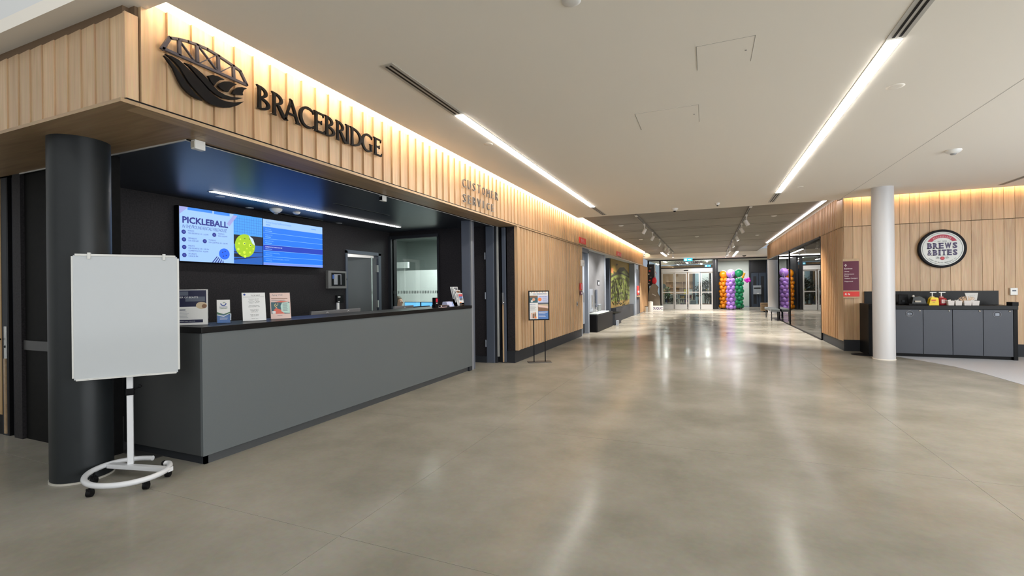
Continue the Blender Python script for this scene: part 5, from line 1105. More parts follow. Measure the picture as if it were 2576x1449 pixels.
# mural: carved green landscape relief
mu = thing('mural', 'green and ochre landscape relief mural on the far left wall', 'mural', (-3.57, 21.1, 0.56))
GR = [mat('mural_' + n_, tuple(q * 0.62 for q in lin(c)), 0.7) for n_, c in (('sky', (165, 138, 50)), ('olive', (74, 72, 32)), ('green', (120, 132, 58)), ('dark', (48, 46, 24)), ('ochre', (148, 122, 62)), ('orange', (214, 140, 80)))]
bx('backing', -3.58, -3.56, 18.78, 23.52, 0.56, 2.55, GR[4], mu)
p = Print((-3.56, 18.8, 0.56), (0, 1, 0), (0, 0, 1), 0.002)
p.rect(0, 1.35, 4.7, 1.99, GR[0]).poly([(0, 1.55), (1.1, 1.45), (2.0, 1.7), (3.2, 1.75), (4.7, 1.5), (4.7, 1.2), (0, 1.2)], GR[1]).rect(0, 1.15, 0.5, 1.62, GR[5])
p.poly([(0, 1.42), (0.9, 1.36), (2.1, 1.5), (3.4, 1.62), (4.7, 1.35), (4.7, 0.25), (0, 0.25)], GR[2])
rnd = random.Random(3)
for i in range(5):
    b0 = 1.30 - i * 0.22
    p.poly([(0, b0), (1.2, b0 + 0.16), (2.4, b0 + 0.20), (4.7, b0 + 0.05), (4.7, b0 - 0.02), (2.6, b0 + 0.12), (1.2, b0 + 0.06), (0, b0 - 0.09)], GR[1] if i % 2 else GR[3])
for i in range(150):
    a = rnd.uniform(0.05, 4.4); b = rnd.uniform(0.35, 1.3); l = rnd.uniform(0.12, 0.3)
    p.k = 12 + i % 12; p.poly([(a, b), (a + 0.08, b + 0.02), (a + 0.22, b - l), (a + 0.12, b - l)], GR[rnd.choice((1, 2, 2, 3))])
for i in range(22):
    a = rnd.uniform(0.05, 4.3); b = rnd.uniform(0.02, 0.36); p.k = 12 + i % 10; p.poly([(a, b), (a + 0.3, b + 0.02), (a + 0.25, b + 0.05), (a + 0.05, b + 0.06)], GR[rnd.choice((1, 4, 3, 2))])
p.poly([(1.0, 1.80), (1.25, 1.84), (1.5, 1.80), (1.3, 1.79), (1.25, 1.72)], GR[3]); p.build('relief', mu)
t = thing('fire_alarm', 'red pull station on the dark pilaster past the mural', 'alarm', (-3.31, 24.6, 0.95)); bevel(bx('box', -3.32, -3.28, 24.4, 25.0, 1.0, 1.45, RSIG, t), 0.01); bx('handle', -3.28, -3.26, 24.5, 24.9, 1.10, 1.2, WPLAST, t)
bx('shelf', -3.32, -3.22, 24.3, 25.1, 0.88, 0.95, OAK, t)
# ---------------------------------------------------------------- cluster before the library on the left
t = thing('display_case', 'dark wall cabinet with metal bits hung left of the library glass', 'cabinet', (-3.0, 29.3, 1.4)); bevel(bx('case', -3.35, -2.95, 29.2, 29.6, 1.45, 2.75, CHAR2, t), 0.01)
for i in range(6): bx('shelf_item', -3.30 + 0.05 * (i % 3), -3.22 + 0.06 * (i % 3), 29.17, 29.2, 1.55 + 0.19 * i, 1.62 + 0.19 * i, (SILVERP, RSIG, GREYWALL)[i % 3], t)
bx('side_pole', -2.92, -2.88, 29.2, 29.24, 0.9, 2.7, SILVERP, t)
t = thing('defibrillator_bag', 'red bag hanging in front of the dark cabinet left of the library', 'bag', (-2.93, 29.1, 1.65)); q = MB().ball((-2.93, 29.1, 1.75), 0.14, mat('bag_red', (0.65, 0.015, 0.03), 0.5), 14, 10, 1.0, 0.7, 1.5).build('bag', t)
MB().tube([(-2.95, 29.1, 1.85), (-2.84, 29.1, 2.0), (-2.80, 29.1, 2.2), (-2.88, 29.1, 2.3)], 0.012, mat('bag_red', (0.65, 0.015, 0.03), 0.5), 8).build('strap', t)
t = thing('taupe_smear', 'rounded taupe shape filling in a blurred smear left of the library doors', 'screen', (-2.72, 28.9, 0)); TP = mat('taupe', (0.23, 0.20, 0.16), 0.8)  # made-up shape over a blurred smear, no known object
pts = [(-3.25, 0.22), (-2.62, 0.22), (-2.66, 0.8), (-2.74, 1.1), (-2.72, 1.35), (-2.85, 1.5), (-3.0, 1.52), (-3.15, 1.4), (-3.25, 0.9)]
bevel(MB().prism([(a, 28.9, c) for a, c in pts], (0, 0.25, 0), TP).build('taupe_body', t), 0.05); MB().obox(Vector((-3.05, 28.89, 0.95)), (0.2, 0, -0.12), (0, 0.01, 0), (0.03, 0, 0.04), SILVERP).build('clasp', t); bx('foot', -3.2, -2.65, 28.85, 29.2, 0, 0.22, TP, t)
t = thing('letter_box_sign', 'low white box with dark block letters before the taupe shape', 'sign', (-2.67, 28.0, 0)); bx('box', -2.98, -2.36, 27.9, 28.15, 0.0, 0.30, WPLAST, t)
p = Print((-2.95, 27.899, 0.06), (1, 0, 0), (0, 0, 1), 0.003); p.text('OUQUC', 0, 0, K['purple'], w=0.58, h=0.17, off=0.03); p.build('letters', t)
t = thing('silver_bin', 'slim silver bin at the end of the left oak wall', 'bin', (-2.95, 27.2, 0)); MB().cyl((-2.95, 27.2, 0), (-2.95, 27.2, 0.55), 0.13, m=SILVERP, n=24).build('body', t); MB().cyl((-2.95, 27.2, 0.55), (-2.95, 27.2, 0.58), 0.135, 0.10, SILVER, 24).build('lid', t)
t = thing('silver_bin', 'tiny grey bin beside the slim silver bin', 'bin', (-3.12, 26.6, 0)); MB().cyl((-3.12, 26.6, 0), (-3.12, 26.6, 0.3), 0.10, m=SILVER, n=20).build('body', t); MB().cyl((-3.12, 26.6, 0.3), (-3.12, 26.6, 0.32), 0.09, m=BLACK, n=20).build('opening', t)
# library name and exit signs
t = thing('library_name', 'dark lettering COULSON FAMILY BRACEBRIDGE LIBRARY on the transom glass', 'lettering', (-1.1, YL - 0.01, 2.62))
for tx, a, b, w_, h_, m_ in (('COULSON FAMILY', -1.88, 2.79, 1.60, 0.15, mat('name_purple', (0.06, 0.02, 0.05), 0.5)), ('BRACEBRIDGE LIBRARY', -1.88, 2.63, 1.22, 0.09, mat('name_grey', (0.10, 0.09, 0.08), 0.5))):
    p = Print((a, YL - 0.006, b), (1, 0, 0), (0, 0, 1), 0.003); p.text(tx, 0, 0, m_, w=w_, h=h_, off=0.02); p.build('word_line', t)
EX = mat('exit_blue', (0.02, 0.32, 0.55), 0.4, emit=1.2); EXW = mat('exit_white', (0.8, 1, 1), 0.4, emit=1.6)
for x, y, z, s_, lb in ((-1.02, 29.4, 2.88, 1.0, 'lit blue running-man exit sign over the library name'), (0.05, 32.5, 2.62, 0.75, 'small lit blue exit sign inside the library at the right of the doors')):
    t = thing('exit_sign', lb, 'sign', (x, y, z)); bx('box', x - 0.26 * s_, x + 0.22 * s_, y, y + 0.05, z, z + 0.17 * s_, EX, t); MB().cyl((x, y + 0.025, z + 0.17 * s_), (x, y + 0.025, 3.069), 0.01, m=SILVER, n=6).build('hanger', t)
    p = Print((x - 0.26 * s_, y, z), (1, 0, 0), (0, 0, 1), 0.004); s = s_
    p.rect(0.05 * s, 0.03 * s, 0.17 * s, 0.14 * s, EXW).disc(0.12 * s, 0.11 * s, 0.012 * s, EX, n=8).poly([(0.10 * s, 0.05 * s), (0.14 * s, 0.05 * s), (0.13 * s, 0.10 * s), (0.11 * s, 0.10 * s)], EX)
    p.poly([(0.24 * s, 0.075 * s), (0.34 * s, 0.075 * s), (0.34 * s, 0.045 * s), (0.42 * s, 0.085 * s), (0.34 * s, 0.125 * s), (0.34 * s, 0.095 * s), (0.24 * s, 0.095 * s)], EXW); p.build('pictogram', t)
# ---------------------------------------------------------------- library: shelves, books, plants
BK = [mat('book_%d' % i, lin(c), 0.6) for i, c in enumerate(((60, 50, 110), (150, 60, 50), (200, 190, 170), (40, 60, 90), (110, 90, 60), (190, 150, 60), (70, 90, 80), (220, 215, 205), (120, 40, 70), (30, 30, 40)))]
BKN = ['dark violet', 'brick red', 'cream', 'navy', 'tan', 'mustard', 'green', 'white', 'wine red', 'black']
SHN = ['lowest shelf', 'second shelf up', 'third shelf up', 'top shelf']
def shelf(sh, lab, x0, x1, y, z1, nrow, per, cols, m=None, seed=1):
    m = m or LIBW; seen = {}; R_ = random.Random(seed)
    t = thing('bookshelf', lab, 'bookshelf', ((x0 + x1) / 2, y, 0)); dpt = 0.3; h = z1 / nrow
    bx('back_panel', x0, x1, y + dpt - 0.02, y + dpt, 0, z1, m, t)
    for i in range(nrow + 1): bx('shelf', x0, x1, y, y + dpt - 0.02, i * h * 0.985, i * h * 0.985 + 0.03, m, t)
    for i in range(cols + 1):
        xx = x0 + (x1 - x0 - 0.03) * i / cols; bx('upright', xx, xx + 0.03, y, y + dpt - 0.02, 0, z1, m, t)
    n = 0
    for r_ in range(nrow):
        xx = x0 + 0.06
        while xx < x1 - 0.12:
            if n > per: break
            w_ = R_.uniform(0.04, 0.09)
            if R_.random() < 0.18: xx += w_; continue
            hh = R_.uniform(0.5, 0.8) * h; k = R_.randrange(10)
            b = MB().box(xx, xx + w_ - 0.004, y + 0.02, y + 0.22, r_ * h * 0.985 + 0.031, r_ * h * 0.985 + 0.03 + hh, BK[k]).build('book', None, (xx, y + 0.1, r_ * h * 0.985 + 0.031))
            tag(b, '%s book on the %s of the %s' % (BKN[k], SHN[r_], sh), 'book', 'books on the ' + sh); xx += w_; n += 1
shelf('tall library bookcase', 'tall oak bookcase seen through the left pair of library doors', -2.9, 0.1, 36.5, 1.75, 4, 60, 5, seed=2)
shelf('low rack by the second leaf', 'low dark-filled book rack close behind the second door leaf', -1.75, -0.95, 33.2, 0.85, 3, 30, 1, mat('rack_white', (0.6, 0.58, 0.55), 0.5), seed=5)
shelf('low rack by the first leaf', 'low book rack behind the first door leaf', -2.75, -1.85, 33.6, 0.85, 3, 26, 1, mat('rack_white', (0.6, 0.58, 0.55), 0.5), seed=9)
bx_ = [('yellow', -1.35, (0.75, 0.62, 0.03)), ('white', -1.05, (0.7, 0.7, 0.68)), ('yellow', -0.15, (0.75, 0.62, 0.03))]
for n_, x, c in bx_:
    t = thing('display_sign', ('yellow' if n_ == 'yellow' else 'white') + ' display card ' + ('over the low rack behind the second door leaf' if x < -1.2 else ('right of the yellow card on the low rack' if x < -0.5 else 'behind the third door leaf')), 'sign', (x, 33.3, 0.88))
    bx('card', x - 0.12, x + 0.12, 33.3, 33.32, 0.88 if x < -0.5 else 0.95, 1.2, mat('card_' + n_, c, 0.5), t); bx('stand', x - 0.08, x + 0.08, 33.28, 33.42, 0.865 if x < -0.5 else 0.0, 0.885 if x < -0.5 else 0.95, WPLAST, t)
LEAF = mat('leaf_dark', (0.018, 0.035, 0.014), 0.5); LEAF2 = mat('leaf_light', (0.10, 0.20, 0.06), 0.5); TERR = mat('terracotta', (0.45, 0.17, 0.08), 0.7)
def plant(lab, x, y, h, rad, n, leafm, potm, pot_r=0.16, seed=0, stems=3, pot_h=0.28, ll=0.28):
    R_ = random.Random(seed); t = thing('potted_plant', lab, 'plant', (x, y, 0))
    MB().lathe((x, y, 0), [(pot_r * 0.7, 0), (pot_r, pot_h), (pot_r * 1.08, pot_h), (pot_r * 1.08, pot_h - 0.03), (pot_r * 0.9, pot_h - 0.03), (0, pot_h - 0.03)], potm, n=18).build('pot', t)
    sm = MB(); lf = MB()
    tips = []
    for k in range(stems):
        a = R_.uniform(0, 6.28); e = Vector((x + rad * 0.35 * math.cos(a), y + rad * 0.35 * math.sin(a), h * R_.uniform(0.75, 0.95)))
        sm.tube([(x, y, pot_h - 0.05), ((x + e.x) / 2 + 0.02, (y + e.y) / 2, (pot_h + e.z) / 2), e], [0.014, 0.01, 0.006], mat('stem_brown', (0.12, 0.08, 0.05), 0.7), 6); tips.append(e)
    for k in range(n):
        e = tips[k % stems]; s_ = R_.uniform(0.35, 1.0); base = Vector((x, y, pot_h)).lerp(e, s_)
        a = R_.uniform(0, 6.28); up = R_.uniform(-0.2, 1.0); d = Vector((math.cos(a), math.sin(a), up)).normalized(); L_ = ll * R_.uniform(0.7, 1.2)
        q = d.cross(Vector((0, 0, 1))).normalized() * L_ * 0.22; mdl = base + d * L_ * 0.5 + Vector((0, 0, 0.02)); tip = base + d * L_ - Vector((0, 0, 0.06))
        lf.add([base, mdl + q, tip, mdl - q, mdl + Vector((0, 0, -0.015))], [(0, 1, 4), (1, 2, 4), (2, 3, 4), (3, 0, 4)], leafm)
    sm.build('stem', t); f_ = lf.build('foliage', t); f_['kind'] = 'stuff'
plant('tall dark-leaved plant behind the fourth library door leaf', -0.12, 31.9, 2.05, 0.6, 150, LEAF, TERR, 0.18, 3, 5, 0.3, 0.34)
plant('smaller dark plant in a terracotta pot behind the fourth library door leaf', -0.02, 31.45, 1.05, 0.35, 60, LEAF, TERR, 0.16, 8, 3, 0.28, 0.24)
plant('dark leafy plant behind the third library door leaf', -0.55, 32.3, 1.75, 0.45, 80, LEAF, WPLAST, 0.16, 4, 4)
plant('pale green plant with white blooms behind the first library door leaf', -2.42, 32.2, 1.35, 0.4, 80, LEAF2, WPLAST, 0.16, 5, 4)
plant('low dark green plant behind the first library door leaf', -2.1, 31.9, 0.65, 0.35, 50, LEAF, WPLAST, 0.15, 6, 3)
t = thing('fan', 'grey round-headed standing fan left of the library doors', 'fan', (-2.95, 31.6, 0)); MB().cyl((-2.62, 31.6, 0), (-2.62, 31.6, 1.35), 0.02, m=SILVERP, n=8).cyl((-2.62, 31.6, 0), (-2.62, 31.6, 0.03), 0.18, m=SILVERP).build('stand', t)
MB().cyl((-2.62, 31.55, 1.42), (-2.62, 31.62, 1.42), 0.16, m=mat('fan_grey', (0.30, 0.31, 0.32), 0.5), n=20).build('fan_head', t)
t = thing('litter_bin', 'square grey bin behind the third library door leaf', 'bin', (-0.85, 31.5, 0)); bevel(bx('body', -1.0, -0.68, 31.4, 31.7, 0, 0.5, LBLUEGREY, t), 0.01); bx('lid', -1.01, -0.67, 31.39, 31.71, 0.5, 0.53, SILVERP, t)
t = thing('partition', 'dark posts and white panel standing inside the library at the right', 'partition', (-0.6, 35.0, 0)); bx('post', -0.95, -0.80, 35.0, 35.1, 0, 2.5, CHAR2, t); bx('panel', -0.80, -0.35, 35.05, 35.1, 0, 2.5, mat('blueish_panel', (0.30, 0.42, 0.5), 0.6), t); bx('post', 0.12, 0.30, 33.0, 33.1, 0, 2.4, CHAR2, t)
t = thing('partition', 'white partition panel behind the right-hand library door', 'partition', (-0.2, 34.0, 0)); bx('panel', -0.35, 0.1, 34.0, 34.05, 0, 2.4, WHITE_W, t); bx('cap_rail', -0.36, 0.11, 33.99, 34.06, 2.4, 2.43, SILVERP, t)
# ---------------------------------------------------------------- balloon columns
def bmat(n_, c): return mat('balloon_' + n_, c, 0.28, coat=0.3)
BALL = {}
def balloon(label, x, y, z, r, m, group, mn):
    """a round balloon with a small knot"""
    k = (mn, r > 0.2)
    if k not in BALL:
        o = MB().ball((0, 0, 0), 1.0, m, 14, 9, 1, 1, 1.06).build('balloon', None, (0, 0, 0)); MB().lathe((0, 0, -1.04), [(0.0, 0.04), (0.06, 0), (0.09, -0.09), (0, -0.09)], m, n=8).build('knot', o); BALL[k] = o; ob = o
    else:
        s0 = BALL[k]; ob = s0.copy(); C.objects.link(ob)
        for ch in s0.children: c = ch.copy(); C.objects.link(c); c.parent = ob
    ob.location = (x, y, z); ob.scale = (r, r, r)
    tag(ob, label, 'balloon', group); return ob
ORD2 = ['first', 'second', 'third', 'fourth', 'fifth', 'sixth', 'seventh', 'eighth', 'ninth']
def bcolumn(cn, x, y, m, top_r, top_z, zs, br=0.128, n0=0):
    R_ = random.Random(n0)
    b = balloon('large %s balloon crowning the %s balloon column' % (cn, cn), x, y, top_z, top_r, m, cn + ' top balloon', cn); del b['group']
    for i, z in enumerate(zs):
        for j in range(4):
            a = j * PI / 2 + (PI / 4 if i % 2 else 0.0) + R_.uniform(-0.12, 0.12); rr = br * R_.uniform(0.9, 1.06)
            balloon('small %s balloon at the %s of the %s ring in the %s column' % (cn, (('rear right', 'rear left', 'front left', 'front right') if i % 2 else ('right', 'rear', 'left', 'front'))[j], ORD2[i], cn), x + 0.148 * math.cos(a), y + 0.148 * math.sin(a), z + R_.uniform(-0.02, 0.02), rr, m, 'small balloons in the %s ring of the %s column' % (ORD2[i], cn), cn)
    t = thing('balloon_stand', 'stand rod and base inside the %s balloon column' % cn, 'stand', (x, y, 0)); MB().cyl((x, y, 0.02), (x, y, top_z - top_r * 0.9), 0.014, m=SILVERP, n=8).build('rod', t); MB().cyl((x, y, 0), (x, y, 0.025), 0.16, m=CHAR2).build('base', t)
zz = [0.17 + 0.225 * i for i in range(8)]
bcolumn('orange', 0.90, 31.2, bmat('orange', (0.95, 0.33, 0.01)), 0.24, 2.08, zz, n0=1)
bcolumn('purple', 1.27, 30.4, bmat('purple', (0.48, 0.25, 0.80)), 0.24, 2.12, [z - 0.02 for z in zz], n0=2)
bcolumn('green', 1.76, 31.4, bmat('green', (0.015, 0.38, 0.15)), 0.24, 2.17, zz, n0=3)
PKB = bmat('pink', (0.9, 0.03, 0.75))
for k, (dx, dz, r_) in enumerate(((0.38, -0.42, 0.10), (0.52, -0.36, 0.09), (0.44, -0.50, 0.085), (0.56, -0.47, 0.08))):
    balloon('small bright pink balloon in the bunch right of the green balloon column', 1.76 + dx, 31.3, 2.16 + dz, r_, PKB, 'pink balloon bunch', 'pink')
YEB = bmat('yellow', (0.9, 0.45, 0.02))
for k, (dx, dz) in enumerate(((0.24, -0.16), (0.28, -0.05), (0.20, -0.26))):
    balloon('tiny yellow-orange balloon at the right edge of the large green balloon', 1.76 + dx, 31.15, 2.16 + dz, 0.065, YEB, 'yellow balloon sprig', 'yellow')
t = thing('ribbon_bow', 'white ribbon hanging from the large purple balloon', 'ribbon', (1.3, 30.15, 1.8)); MB().tube([(1.30, 30.15, 2.0), (1.34, 30.13, 2.12), (1.40, 30.13, 2.08), (1.36, 30.15, 1.98), (1.38, 30.15, 1.75)], 0.012, WPLAST, 6).build('loop', t); MB().tube([(1.30, 30.15, 2.0), (1.25, 30.15, 1.75)], 0.010, WPLAST, 6).build('tail', t)
# benches in the far hall
t = thing('slatted_bench', 'low oak slatted bench block at the end wall right of the balloons', 'bench', (3.3, 28.5, 0))
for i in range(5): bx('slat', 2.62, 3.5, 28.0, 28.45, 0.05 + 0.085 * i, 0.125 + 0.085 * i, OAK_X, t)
bx('plinth', 2.75, 3.4, 28.1, 28.4, 0, 0.05, BLACK, t)
t = thing('side_bench', 'dark grey bench with slanted legs in front of the far white column', 'bench', (2.75, 22.6, 0))
bevel(bx('seat', 2.30, 2.615, 20.9, 23.2, 0.36, 0.46, CHAR, t), 0.01)
for y_ in (21.1, 23.0):
    for x_ in (2.34, 2.55): MB().cyl((x_, y_, 0), (x_, y_ + 0.03, 0.36), 0.018, m=CHAR2, n=8).build('leg', t)
# ---------------------------------------------------------------- café counter on the right
CB = thing('cafe_cabinet', 'grey four-door service cabinet with a black top against the oak café wall', 'cabinet', (4.05, 11.45, 0))
CGR = mat('cabinet_grey', (0.044, 0.050, 0.066), 0.45, noise=0.05, nscale=150)
bx('carcass', 2.99, 5.06, 11.22, YW - 0.02, 0.06, 0.915, CHAR2, CB)
for i, (a, b) in enumerate(((3.04, 3.345), (3.35, 3.767), (3.775, 4.202), (4.21, 4.637), (4.645, 5.05))):
    d = bx('door', a, b, 11.197, 11.222, 0.065, 0.905, CGR, CB, 0.002)
    if i: MB().lathe((b - 0.045, 11.197, 0.885), [(0.0, 0), (0.014, 0), (0.014, 0.012), (0, 0.014)], SILVER, axis=(0, -1, 0), n=12).build('knob', d)
for x in (3.566, 4.833):
    g = MB().lathe((x, 11.1965, 0.825), [(0.062, 0), (0.062, 0.004), (0.05, 0.006), (0.05, 0.001), (0.0, 0.001)], mat('grommet', (0.13, 0.14, 0.16), 0.35), axis=(0, -1, 0), n=24).build('grommet', CB)
    if x < 4: MB().disc if False else MB().box(x - 0.035, x - 0.005, 11.188, 11.192, 0.81, 0.84, LBLUEGREY).box(x + 0.008, x + 0.032, 11.188, 11.192, 0.81, 0.84, LBLUEGREY).build('socket', g)
    else: MB().box(x - 0.028, x + 0.028, 11.188, 11.192, 0.80, 0.85, LBLUEGREY).build('socket', g)
bx('toe_kick', 3.0, 5.05, 11.25, 11.30, 0, 0.06, BLACK, CB)
bevel(bx('worktop', 2.93, 5.115, 11.18, YW - 0.02, 0.915, 0.985, TOPM, CB), 0.003)
bx('side_panel', 2.92, 2.99, 11.2, YW - 0.02, 0, 1.01, BLACK, CB); bx('side_panel', 5.06, 5.115, 11.2, YW - 0.02, 0, 0.915, BLACK, CB)
bx('side_cap', 5.03, 5.115, 11.17, 11.35, 0.985, 1.05, BLACK, CB)
bx('backsplash', 3.0, 5.10, YW - 0.045, YW - 0.02, 0.985, 1.25, TOPM, CB)
t = thing('disc_base', 'black round stand base on the floor left of the white column', 'stand', (2.86, 11.2, 0)); MB().lathe((2.84, 11.25, 0), [(0.20, 0), (0.20, 0.012), (0.05, 0.03), (0, 0.03)], BLACK, n=28).build('base', t)
CT = 0.986
def pump_bottle(name, lab, x, y, m, sy, labelc, lid, square=True):
    t = thing(name, lab, 'bottle', (x, y, CT))
    if square: b = MB().prism([(x - 0.066, y - 0.045, CT), (x + 0.066, y - 0.045, CT), (x + 0.062, y - 0.045, CT + 0.10), (x + 0.055, y - 0.045, CT + 0.135), (x - 0.03, y - 0.045, CT + 0.145), (x - 0.055, y - 0.045, CT + 0.12)], (0, 0.09, 0), m).build('bottle', t); bevel(b, 0.01)
    else: b = MB().lathe((x, y, CT), [(0.0, 0), (0.074, 0), (0.078, 0.02), (0.068, 0.05), (0.068, 0.115), (0.05, 0.135), (0.04, 0.14), (0, 0.14)], m, n=22).build('bottle', t)
    MB().cyl((x - 0.01, y, CT + 0.138), (x - 0.01, y, CT + 0.165), 0.035, 0.03, lid, 14).build('cap', t)
    MB().cyl((x - 0.01, y, CT + 0.165), (x - 0.01, y, CT + 0.235), 0.009, m=WPLAST, n=8).box(x - 0.045, x + 0.05, y - 0.012, y + 0.012, CT + 0.235, CT + 0.25, WPLAST).build('pump', t)
    p = Print((x - 0.045, y - (0.046 if square else 0.0705), CT + 0.03), (1, 0, 0), (0, 0, 1), 0.0006)
    if square: p.rect(0.005, 0.045, 0.075, 0.08, K['orange']).text('Mustard', 0.01, 0.052, K['black'], w=0.055, h=0.02).rect(0.02, 0.02, 0.06, 0.028, K['brown'])
    else: p.rect(0.015, 0.01, 0.07, 0.075, K['white']).poly([(0.02, 0.03), (0.065, 0.03), (0.058, 0.068), (0.027, 0.068)], K['spink']).text('KETCHUP', 0.02, 0.018, K['red'], w=0.045, h=0.009)
    p.build('label', t)
pump_bottle('mustard_pump', 'yellow mustard pump bottle on the café worktop', 3.985, 11.38, mat('mustard', (0.80, 0.58, 0.0), 0.35), 1, None, mat('cap_yellow', (0.8, 0.7, 0.3), 0.4))
pump_bottle('ketchup_pump', 'dark red ketchup pump bottle on the café worktop', 4.135, 11.42, mat('ketchup', (0.30, 0.008, 0.02), 0.3), 1, None, mat('cap_red', (0.45, 0.15, 0.15), 0.4), False)
CUP = mat('cup_paper', (0.66, 0.62, 0.60), 0.6)
def tray(lab, x, y, w_, d_, h_, fill):
    t = thing('paper_tray', lab, 'tray', (x, y, CT), 'paper condiment trays on the café worktop'); a, b = w_ / 2, w_ / 2 * 0.85
    m_ = MB(); P0 = [(x - b, y - d_ / 2 * .85, CT), (x + b, y - d_ / 2 * .85, CT), (x + b, y + d_ / 2 * .85, CT), (x - b, y + d_ / 2 * .85, CT)]; P1 = [(x - a, y - d_ / 2, CT + h_), (x + a, y - d_ / 2, CT + h_), (x + a, y + d_ / 2, CT + h_), (x - a, y + d_ / 2, CT + h_)]
    Q1 = [(q[0] + (0.004 if q[0] < x else -0.004), q[1] + (0.004 if q[1] < y else -0.004), q[2]) for q in P1]; Q0 = [(q[0] + (0.004 if q[0] < x else -0.004), q[1] + (0.004 if q[1] < y else -0.004), q[2] + 0.004) for q in P0]
    m_.add(P0 + P1 + Q1 + Q0, [(3, 2, 1, 0)] + [(i, (i + 1) % 4, 4 + (i + 1) % 4, 4 + i) for i in range(4)] + [(4 + i, 4 + (i + 1) % 4, 8 + (i + 1) % 4, 8 + i) for i in range(4)] + [(8 + i, 8 + (i + 1) % 4, 12 + (i + 1) % 4, 12 + i) for i in range(4)] + [(12, 13, 14, 15)], CUP)
    m_.build('tray', t)
    R_ = random.Random(int(x * 100))
    if fill == 'packets':
        for k in range(7):
            cx, cy = x + R_.uniform(-0.3, 0.3) * w_, y + R_.uniform(-0.3, 0.3) * d_; a_ = R_.uniform(0, 3)
            s_ = thing('condiment_packet', 'tiny white packet in the ' + lab, 'packet', (cx, cy, CT + h_ * 0.8), 'packets in the ' + lab)
            MB().obox(Vector((cx - 0.02, cy - 0.01, CT + h_ * 0.72 + 0.004 * k)), (0.04 * math.cos(a_), 0.04 * math.sin(a_), 0.008), (-0.015 * math.sin(a_), 0.015 * math.cos(a_), 0.01), (0, 0, 0.006), PAPERW).build('packet', s_)
    return t
tray('first paper tray right of the ketchup bottle', 4.215, 11.30, 0.095, 0.08, 0.085, 'packets'); tray('second paper tray right of the ketchup bottle', 4.325, 11.30, 0.10, 0.08, 0.085, 'packets')
tray('white paper tray holding wooden stir sticks', 4.455, 11.30, 0.115, 0.09, 0.09, ''); tray('rightmost paper tray below the tapered card', 4.565, 11.30, 0.11, 0.09, 0.085, 'packets')
R_ = random.Random(4); SM = mat('stick_wood', (0.62, 0.42, 0.26), 0.6)
for k in range(11):
    a_ = (k - 5) * 0.13 + R_.uniform(-0.04, 0.04); x = 4.455 + (k - 5) * 0.006
    s_ = thing('stir_stick', 'wooden stir stick, %s from the left in the fan' % ['first', 'second', 'third', 'fourth', 'fifth', 'sixth', 'seventh', 'eighth', 'ninth', 'tenth', 'eleventh'][k], 'stick', (x, 11.30, CT + 0.03), 'wooden stir sticks in the paper tray')
    MB().obox(Vector((x - 0.005, 11.285 + 0.003 * k, CT + 0.02)), (0.011, 0, 0), (0, 0.0025, 0), (math.sin(a_) * 0.15, 0, math.cos(a_) * 0.15), SM).build('stick', s_)
for x0, x1, z0, z1, lb in ((4.60, 4.80, 1.07, 1.21, 'tapered white printed card leaning on the backsplash above the rightmost tray'), (3.28, 3.555, 1.04, 1.185, 'tapered white card on the backsplash partly behind the white column')):
    t = thing('tapered_card', lb, 'card', ((x0 + x1) / 2, YW - 0.05, z0)); y_ = YW - 0.052
    MB().prism([(x0 + 0.035, y_, z0), (x1 - 0.02, y_, z0), (x1, y_, z1), (x0, y_, z1)], (0, 0.004, 0), mat('card_white', (0.72, 0.72, 0.78), 0.5)).build('card', t)
    p = Print((x0, y_ - 0.0003, z0), (1, 0, 0), (0, 0, 1), 0.0006); p.text('PLEASE TAKE ONE', 0.07, 0.08, K['slate'], w=0.08, h=0.008); p.rect(0.05, 0.04, 0.06, 0.046, K['red']); lines(p, 0.07, 0.06, 0.08, 0.003, 2, 0.01, K['grey']); p.build('print', t)
t = thing('napkin_caddy', 'black caddy of dark cutlery and napkins left of the mustard bottle', 'caddy', (3.75, 11.42, CT)); bevel(bx('base', 3.60, 3.90, 11.33, 11.52, CT, CT + 0.03, BLACK, t), 0.005)
MB().prism([(3.66, 11.36, CT + 0.03), (3.88, 11.36, CT + 0.03), (3.86, 11.36, CT + 0.12), (3.78, 11.36, CT + 0.17), (3.68, 11.36, CT + 0.15)], (0, 0.13, 0), mat('caddy_black', (0.012, 0.014, 0.012), 0.35)).build('holder', t)
bx('napkin', 3.70, 3.79, 11.335, 11.355, CT + 0.055, CT + 0.085, mat('napkin', (0.55, 0.5, 0.42), 0.7), t); MB().ball((3.70, 11.42, CT + 0.17), 0.022, SILVERP, 10, 6).build('lid_knob', t)
t = thing('drink_dispenser', 'dark tall dispenser behind the napkin caddy, beside the white column', 'dispenser', (3.58, 11.6, CT)); bevel(bx('body', 3.50, 3.66, 11.55, 11.73, CT, CT + 0.20, BLACK, t), 0.01); bx('tap', 3.56, 3.60, 11.53, 11.55, CT + 0.05, CT + 0.09, CHAR2, t)
